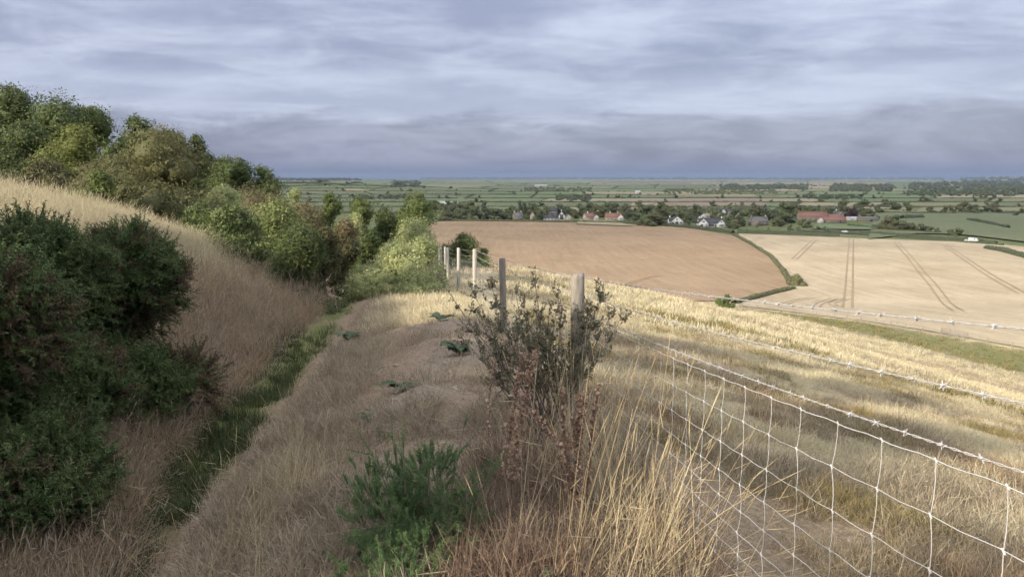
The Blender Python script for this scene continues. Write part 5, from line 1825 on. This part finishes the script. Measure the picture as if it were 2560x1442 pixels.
wood('undergrowth', 'mixed scrub filling the gaps of the village tree belt', 1110, 1440, 531, 541, 120, 7, 1014, 'leaf_far2')
wood('undergrowth', 'mixed scrub behind the right half of the village', 1560, 2100, 526, 542, 190, 8, 1015, 'leaf_far')


# ------------------------------------------------------------------ houses
def gable_prism(w, d, hw, hr):
    """walls with gables at +-x ends; ridge along x"""
    V = [(-w / 2, -d / 2, -1), (w / 2, -d / 2, -1), (w / 2, d / 2, -1), (-w / 2, d / 2, -1), (-w / 2, -d / 2, hw), (w / 2, -d / 2, hw), (w / 2, d / 2, hw), (-w / 2, d / 2, hw), (-w / 2, 0, hr), (w / 2, 0, hr)]
    F4 = [(0, 1, 5, 4), (2, 3, 7, 6), (0, 3, 2, 1), (1, 2, 6, 5), (3, 0, 4, 7)]
    F3 = [(5, 6, 9), (7, 4, 8)]
    return V, F4, F3


def house_block(root, w, d, hw, hr, wall, roof, at=(0, 0), rz=0., chimneys=(), over=.35):
    V, F4, F3 = gable_prism(w, d, hw, hr)
    mb = MB(); mb.add(V, F4); mb.add(V, F3)
    o = mb.build('wall', M[wall], root); o.location = (at[0], at[1], 0); o.rotation_euler = (0, 0, rz)
    mb = MB()
    sl = (hr - hw) / (d / 2)
    for s in (-1, 1):
        e = d / 2 + over
        z0 = hw - sl * over + .04; z1 = hr + .04
        th = .22
        V = [(-w / 2 - over, s * e, z0), (w / 2 + over, s * e, z0), (w / 2 + over, 0, z1), (-w / 2 - over, 0, z1)]
        V2 = [(a, b, c + th) for a, b, c in V]
        F = [(0, 1, 2, 3), (4, 5, 6, 7), (0, 1, 5, 4), (1, 2, 6, 5), (2, 3, 7, 6), (3, 0, 4, 7)]
        mb.add(V + V2, F)
    r = mb.build('roof', M[roof], root); r.location = (at[0], at[1], 0); r.rotation_euler = (0, 0, rz)
    for (cx, mat) in chimneys:
        mb = MB(); mb.box((cx, .0, hr + .35), (.95, .75, 1.7)); mb.box((cx, 0, hr + 1.28), (1.1, .9, .16)); mb.tube([(cx, 0, hr + 1.3), (cx, 0, hr + 1.75)], .16, 6)
        mb.build('chimney', M[mat], r)
    return o


def opening(root, x, y, z, w, h, face=-1, name='window', bars=1, axis='y'):
    """window or door on a wall facing -y (axis y) or +-x"""
    mb = MB()
    f = .09
    for dx, dz, ww, hh in ((-w / 2, 0, f, h), (w / 2, 0, f, h), (0, -h / 2, w, f), (0, h / 2, w, f)):
        mb.box((dx, 0, dz), (ww + f, .14, hh + f)) if ww > hh else mb.box((dx, 0, dz), (f * 1.6, .13, h))
    for b in range(bars):
        mb.box(((b + 1) * w / (bars + 1) - w / 2, 0, 0), (f, .12, h))
    if name == 'door':
        mb = MB(); mb.box((0, 0, 0), (w, .12, h)); o = mb.build('door', M['door'], root)
    else:
        o = mb.build('window', M['frame'], root)
        g = MB(); g.box((0, .02, 0), (w - .02, .08, h - .02)); g.build('pane', M['glass'], o)
    o.location = (x, y, z)
    if axis == 'x': o.rotation_euler = (0, 0, R(90))
    return o


def house(label, px, depth, blocks, rz=0., windows=(), door=None, name='house'):
    a, _ = ray(px, 540)
    x = a * depth
    z = float(ground([x], [depth], False)[0]) + .3
    root = empty(name, (x, depth, z), rz)
    tag(root, label, 'house' if name != 'shed' else 'shed')
    for b in blocks: house_block(root, *b[:6], **b[6])
    for wv in windows: opening(root, *wv)
    if door: opening(root, *door, name='door', bars=0)
    return root


# white gabled house
house('white rendered house with one big front gable and dark slate roof', 1691, 665,
      [(9, 10.4, 2.9, 7.0, 'render_white', 'slate', dict(rz=R(90))), (4.6, 7, 2.6, 5.6, 'render_white', 'slate', dict(at=(-3.4, 5.5), chimneys=((-1.2, 'render_white'),)))], 0.,
      [(-.4, -4.52, 1.5, 2.6, 2.6, -1, 'window', 2), (-.4, -4.52, 4.3, 1.5, 1.2, -1, 'window', 1), (3.2, -4.52, 1.6, 2.2, 1.2)], (-3.6, -4.52, 1.05, 1.0, 2.1))
# long white house
house('long white house with two front gables and slate roof beside the field', 1775, 632,
      [(20, 8.5, 2.8, 6.8, 'render_white', 'slate', dict(at=(1.5, 4.5), chimneys=((9.4, 'render_white'), (-9.2, 'render_white')))), (7, 8.2, 3.0, 6.9, 'render_white', 'slate', dict(at=(-6.0, 0.2), rz=R(90))), (6, 6.6, 2.8, 5.9, 'render_white', 'slate', dict(at=(9.0, .4), rz=R(90)))], 0.,
      [(-6.0, -3.32, 4.4, 2.2, 1.1, -1, 'window', 2), (-7.4, -3.32, 1.3, 2.2, 2.1, -1, 'window', 1), (-3.5, -3.32, 1.6, 1.3, 1.1), (1.8, .22, 1.3, 4.6, 2.1, -1, 'window', 3), (9.0, -2.62, 1.3, 3.2, 1.5, -1, 'window', 2), (9.0, -2.62, 4.0, 1.3, 1.0)], (5.2, .22, 1.0, 1.0, 2.1))
house('low white cottage with a row of windows at the field top', 1377, 722,
      [(13.5, 6, 2.6, 4.6, 'render_white', 'slate', {}), (6.0, 7.5, 3.4, 8.6, 'render_white', 'slate', dict(at=(10.2, 1.5), rz=R(90), chimneys=((0, 'render_white'),)))], 0.,
      [(-4.8, -3.02, 1.5, 1.5, 1.1), (-2.0, -3.02, 1.5, 1.5, 1.1), (1.0, -3.02, 1.5, 1.5, 1.1), (4.2, -3.02, 1.5, 1.5, 1.1), (10.2, -1.52, 3.6, 3.4, 5.0, -1, 'window', 2)])
house('grey stone barn gable right of the white cottage', 1420, 724, [(8, 6.6, 2.9, 6.0, 'cream_wall', 'grey_tile', dict(rz=R(90)))], .1, [(0, -4.02, 1.5, 1.2, 1.2)])
house('tall grey house with dormers behind the white cottage', 1381, 800, [(9.5, 7.5, 6.2, 9.6, 'stone_wall', 'slate', dict(chimneys=((-4, 'stone_wall'), (4, 'stone_wall'))))], .1,
      [(-2.6, -3.77, 4.6, 1.1, 1.4), (0, -3.77, 4.6, 1.1, 1.4), (2.6, -3.77, 4.6, 1.1, 1.4), (-2.6, -3.77, 1.8, 1.1, 1.4), (2.6, -3.77, 1.8, 1.1, 1.4)])
house('stone house half hidden in the left village trees', 1294, 740, [(9, 7, 3.6, 7.2, 'stone_wall', 'grey_tile', dict(chimneys=((3.4, 'cream_wall'), (-3.4, 'cream_wall'))))], .35, [(-1.6, -3.52, 2, 1.1, 1.2), (1.6, -3.52, 2, 1.1, 1.2)])
house('narrow cream gable among the left village trees', 1331, 745, [(6, 4.6, 4.2, 7.2, 'cream_wall', 'tan_tile', dict(rz=R(90)))], 0, [(0, -3.02, 3.4, 1, 1.1)])
house('red roofed cottage with white chimney, nearer the white cottage', 1472, 742, [(10, 7, 2.7, 6.2, 'cream_wall', 'pantile', dict(rz=.5, chimneys=((-1.5, 'render_white'),))), (7, 4.6, 2.6, 4.8, 'render_white', 'pantile', dict(at=(7.0, -1), rz=R(90)))], 0,
      [(6.6, -4.52, 1.5, 1.4, 1.1)])
house('long red roofed cottage with white end gable by the dry paddock', 1533, 738, [(15.5, 6.8, 2.7, 6.4, 'cream_wall', 'pantile', dict(chimneys=((-3.2, 'render_white'), (4.4, 'cream_wall')))), (6, 5.6, 2.6, 5.6, 'render_white', 'pantile', dict(at=(6.6, -2.2), rz=R(90)))], 0,
      [(-5.2, -3.42, 1.5, 1.2, 1.1), (-2.2, -3.42, 1.5, 1.2, 1.1), (6.6, -5.22, 1.6, 1.3, 1.2)])
house('tan roofed bungalow with pale gable behind the long white house', 1754, 762, [(8, 7.0, 2.7, 5.8, 'render_white', 'tan_tile', dict(rz=R(90))), (6, 6, 2.6, 5.0, 'cream_wall', 'tan_tile', dict(at=(5.5, 2)))], .1, [(0, -4.02, 1.6, 1.6, 1.2)])
house('tan roofed bungalow right of the first tan bungalow', 1788, 765, [(8.5, 7.0, 2.7, 5.8, 'cream_wall', 'tan_tile', {})], -.2, [(-2, -3.52, 1.5, 1.3, 1.1), (2, -3.52, 1.5, 1.3, 1.1)])
house('grey roofed house far behind the conifer', 1822, 850, [(14, 8, 3.0, 6.6, 'stone_wall', 'slate', dict(chimneys=((6, 'stone_wall'),))), (6, 6, 3, 6.8, 'render_white', 'slate', dict(at=(-8, -2), rz=R(90)))], 0.1, [(-2, -4.02, 1.6, 1.2, 1.2), (2, -4.02, 1.6, 1.2, 1.2)])
house('grey house with pale gable just beyond the conifer', 1836, 790, [(13, 7.5, 2.9, 6.2, 'cream_wall', 'grey_tile', {}), (5, 5, 2.8, 5.8, 'cream_wall', 'grey_tile', dict(at=(3, -3.4), rz=R(90)))], 0, [(-3, -3.77, 1.6, 1.4, 1.2), (3, -5.92, 1.6, 1.3, 1.2)])
house('stone house with grey roof and chimneys behind the garden trees', 1896, 655, [(15, 7.5, 3.2, 7.0, 'stone_wall', 'grey_tile', dict(chimneys=((6.4, 'cream_wall'), (-6.4, 'stone_wall')))), (7, 6.5, 2.8, 5.6, 'stone_wall', 'grey_tile', dict(at=(-6, -6), rz=R(90)))], .12,
      [(-2.0, -3.77, 1.7, 1.2, 1.2), (1.2, -3.77, 1.7, 1.2, 1.2), (4.4, -3.77, 1.7, 1.2, 1.2)], (-.4, -3.77, 1.05, 1, 2.1))
house('red roofed farmhouse, the highest red roof', 2030, 712, [(26, 8.5, 4.4, 8.6, 'stone_wall', 'pantile', dict(chimneys=((-12, 'pantile'), (12, 'pantile')))), (15, 7.5, 3.2, 6.4, 'stone_wall', 'pantile', dict(at=(20.6, -.2), chimneys=((6, 'pantile'),)))], -.08,
      [(-9, -4.27, 2, 1.2, 1.3), (-5, -4.27, 2, 1.2, 1.3), (0, -4.27, 2, 1.2, 1.3), (5, -4.27, 2, 1.2, 1.3), (16.5, -3.97, 1.5, 1.2, 1.2), (22, -3.97, 1.5, 1.2, 1.2)])
house('low red roofed barn running down to the paddock', 2082, 690, [(22, 7, 2.4, 5.0, 'stone_wall', 'pantile', {}), (6, 5, 2.4, 4.6, 'render_white', 'pantile', dict(at=(-11, -3), rz=R(90)))], -.22, [(-4, -3.52, 1.2, 1.2, 1.1), (2, -3.52, 1.2, 1.2, 1.1)], (6, -3.52, 1.05, 1.1, 2.1))
house('white gabled house with grey roof behind the red barn', 2080, 775, [(12, 7.5, 3.6, 7.4, 'render_white', 'grey_tile', dict(chimneys=((4, 'render_white'),))), (6, 6, 3.2, 6.4, 'render_white', 'grey_tile', dict(at=(6, -4), rz=R(90)))], 0, [(6, -7.02, 1.8, 1.6, 1.3), (-2, -3.77, 1.8, 1.3, 1.2)])
house('pale bungalow with hipped grey roof under the copper tree', 2122, 752, [(15, 8, 2.7, 6.0, 'cream_wall', 'grey_tile', {})], 0, [(-4, -4.02, 1.5, 1.6, 1.2), (0, -4.02, 1.5, 1.6, 1.2), (4, -4.02, 1.5, 1.6, 1.2)])
house('long low white shed beside the copper tree', 2143, 728, [(20, 6, 2.2, 3.4, 'render_white', 'shed_sheet', {})], -.05, [(-5, -3.02, 1.2, 1.6, .9), (5, -3.02, 1.2, 1.6, .9)], None, 'shed')
house('grey low barn at the right end of the farm', 2170, 712, [(17, 8, 2.4, 4.2, 'stone_wall', 'grey_tile', {})], -.1, [], (2, -4.02, 1.05, 2.4, 2.1), 'shed')
house('long grey farm shed, the left of the two far sheds', 1085, 1215, [(34, 26, 3.6, 6.2, 'stone_wall', 'shed_sheet', {})], .15, [], (0, -13.02, 1.5, 4, 3), 'shed')
house('pale farm shed, the right of the two far sheds', 1132, 1190, [(30, 28, 3.4, 6.0, 'stone_wall', 'shed_sheet', {})], .1, [], (0, -14.02, 1.5, 4, 3), 'shed')
house('tiny bright white building out on the plain', 1593, 2250, [(15, 9, 5, 9, 'render_white', 'shed_sheet', {})], 0, [(0, -4.52, 2, 2, 2)])
house('pale flat farm shed near the skyline', 1352, 4200, [(70, 40, 9, 14, 'cream_wall', 'shed_sheet', {})], 0, [], (0, -20.02, 3, 8, 6), 'shed')
house('white speck of a farmhouse near the right skyline', 2043, 4600, [(16, 12, 9, 14, 'render_white', 'grey_tile', {})], 0, [(0, -6.02, 4, 3, 3)])


# ------------------------------------------------------------------ vehicles on the lane
def vehicle(name, label, px, py, w, prof, wid, rz, cat, wheels):
    x, y = hp(px, py)
    z = float(ground([x], [y], False)[0]) + .55
    root = empty(name, (x, y, z), rz); tag(root, label, cat)
    n = len(prof)
    V = [(a, -wid / 2, b) for a, b in prof] + [(a, wid / 2, b) for a, b in prof]
    me = bpy.data.meshes.new('body')
    me.from_pydata(V, [], [tuple(range(n))[::-1], tuple(range(n, 2 * n))] + [(i, (i + 1) % n, n + (i + 1) % n, n + i) for i in range(n)])
    me.materials.append(M['car_white'])
    link('body', me, root)
    for s in (-1, 1):
        for a in wheels:
            mb = MB(); mb.tube([(a, s * (wid / 2 - .18), .32), (a, s * (wid / 2 + .02), .32)], .32, 12)
            mb.build('wheel', M['tyre'], root)
    return root


CARP = [(-2.1, .35), (2.1, .35), (2.15, .75), (1.9, .92), (1.0, 1.0), (.45, 1.46), (-1.1, 1.5), (-1.8, 1.05), (-2.15, .95)]
VANP = [(-2.7, .4), (2.6, .4), (2.65, 1.0), (2.2, 1.25), (1.6, 2.2), (-2.7, 2.3)]
ang = math.atan2(road_g[3][1] - road_g[2][1], road_g[3][0] - road_g[2][0])
c1 = vehicle('car', 'white car driving on the lane behind the stubble', 2112, 583, 4.3, CARP, 1.75, ang, 'car', (-1.3, 1.3))
for s in (-1, 1):
    mb = MB(); mb.add([(.95, s * .885, 1.0), (.45, s * .885, 1.38), (-1.0, s * .885, 1.42), (-1.6, s * .885, 1.05)], [[0, 1, 2, 3]]); mb.build('side_window', M['glass'], c1)
for px, lab, pr, nm, ct_ in ((2433, 'white van stopped on the lane at the end of the hedge', VANP, 'van', 'van'), (2421, 'low white car behind the white van on the lane', CARP, 'car', 'car')):
    ang = math.atan2(road_g[5][1] - road_g[4][1], road_g[5][0] - road_g[4][0])
    c2 = vehicle(nm, lab, px, 606, 5, pr, 1.9, ang, ct_, (-1.5, 1.5))
    zt = 1.95 if nm == 'van' else 1.38
    for s in (-1, 1):
        mb = MB(); mb.add([(1.9 if nm == 'van' else .9, s * .96, zt - .65 if nm == 'van' else 1.0), (1.5 if nm == 'van' else .4, s * .96, zt), (.6 if nm == 'van' else -1.0, s * .96, zt), (.6 if nm == 'van' else -1.5, s * .96, zt - .65 if nm == 'van' else 1.03)], [[0, 1, 2, 3]]); mb.build('side_window', M['glass'], c2)

# wind turbines standing far out over the sea
for k, (px, lab) in enumerate(((2172, 'tiny white wind turbine at sea, the left one of two'), (2201, 'tiny white wind turbine at sea, the right one of two'))):
    d = 15500
    x = ray(px, 445)[0] * d
    root = empty('wind_turbine', (x, d, -84.4)); tag(root, lab, 'wind turbine')
    mb = MB(); mb.tube([(0, 0, 0), (0, 0, 62)], [3.2, 2.0], 8); mb.build('tower', M['render_white'], root)
    mb = MB(); mb.box((0, 1, 62), (5, 9, 5)); nac = mb.build('nacelle', M['render_white'], root)
    for j in range(3):
        mb = MB(); a = j * 2.094 + k
        mb.tube([(0, -5, 62), (math.cos(a) * 15, -5, 62 + math.sin(a) * 15), (math.cos(a) * 38, -5, 62 + math.sin(a) * 38)], [1.6, 1.8, .5], 5)
        mb.build('blade', M['render_white'], root)


# ------------------------------------------------------------------ cloud over the plain's sunward side, and the haze
def cloud_deck(name, label, near, far, xs, soft):
    """a broad thin cloud at 2600 m whose shadow falls on the plain between two edges"""
    H = 2600.0
    run = (H + 45) / math.tan(R(SUN_EL))
    off = Vector((SUN_AZ[0], SUN_AZ[1])).normalized() * run
    nu, nv = 90, 36
    us = np.linspace(xs[0], xs[1], nu); vs_ = np.linspace(0, 1, nv) ** 1.6
    U, Vv = np.meshgrid(us, vs_)
    yn = near + 60 * np.sin(U / 260.) + 45 * np.sin(U / 97. + 1)
    Yp = yn + (far - near) * Vv
    Xp = U
    inx = np.minimum((U - xs[0]) / 1200, (xs[1] - U) / 1200); iny = np.minimum((Yp - yn) / soft, (far - Yp) / 900 + .02)
    dens = np.clip(np.minimum(inx, iny), 0, 1) * np.clip(.72 + 1.1 * (fbm(Xp / 700., Yp / 500., 5) - .45), .35, 1)
    th = 10 + 160 * np.clip(np.minimum(inx, iny), 0, 1) * fbm(Xp / 300., Yp / 300., 8)
    V = np.concatenate([np.stack([Xp + off.x, Yp + off.y, H - .3 * th], -1).reshape(-1, 3), np.stack([Xp + off.x, Yp + off.y, H + th], -1).reshape(-1, 3)])
    i = (np.arange(nv - 1)[:, None] * nu + np.arange(nu - 1)[None])
    F = np.stack([i, i + 1, i + nu + 1, i + nu], -1).reshape(-1, 4)
    m, nt, N, L = new_mat('cloud_vapour')
    at = N('ShaderNodeAttribute'); at.attribute_name = 'dens'
    d = N('ShaderNodeBsdfDiffuse'); d.inputs[0].default_value = (.85, .86, .88, 1)
    t = N('ShaderNodeBsdfTranslucent'); t.inputs[0].default_value = (.85, .86, .88, 1)
    ad = N('ShaderNodeMixShader'); ad.inputs[0].default_value = .5
    L(d.outputs[0], ad.inputs[1]); L(t.outputs[0], ad.inputs[2])
    tr = N('ShaderNodeBsdfTransparent')
    mx = N('ShaderNodeMixShader')
    k = N('ShaderNodeMath'); k.operation = 'MULTIPLY'; L(at.outputs['Fac'], k.inputs[0]); k.inputs[1].default_value = .66
    L(k.outputs[0], mx.inputs[0]); L(tr.outputs[0], mx.inputs[1]); L(ad.outputs[0], mx.inputs[2])
    o = N('ShaderNodeOutputMaterial'); L(mx.outputs[0], o.inputs[0])
    dd = dens.ravel()
    ob = link(name, mesh_np(name, V, np.concatenate([F, F + nu * nv]), m, True, dict(dens=np.concatenate([dd, dd]))))
    tag(ob, label, 'cloud', kind='stuff')


cloud_deck('cloud', 'broad grey cloud off to the left that shades the plain', 345, 9500, (-5200, 6800), 215)

hz = MB()
hz.box((0, 20400, -10), (81000, 41000, 156))
ho = hz.build('haze', None)
m, nt, N, L = new_mat('haze_air')
pv = N('ShaderNodeVolumePrincipled')
pv.inputs['Color'].default_value = (.29, .37, .54, 1)
pv.inputs['Density'].default_value = 6.5e-5
pv.inputs['Anisotropy'].default_value = .1
o = N('ShaderNodeOutputMaterial'); L(pv.outputs[0], o.inputs['Volume'])
ho.data.materials.append(m)
tag(ho, 'thin bluish haze lying over the whole plain', 'haze', kind='stuff')
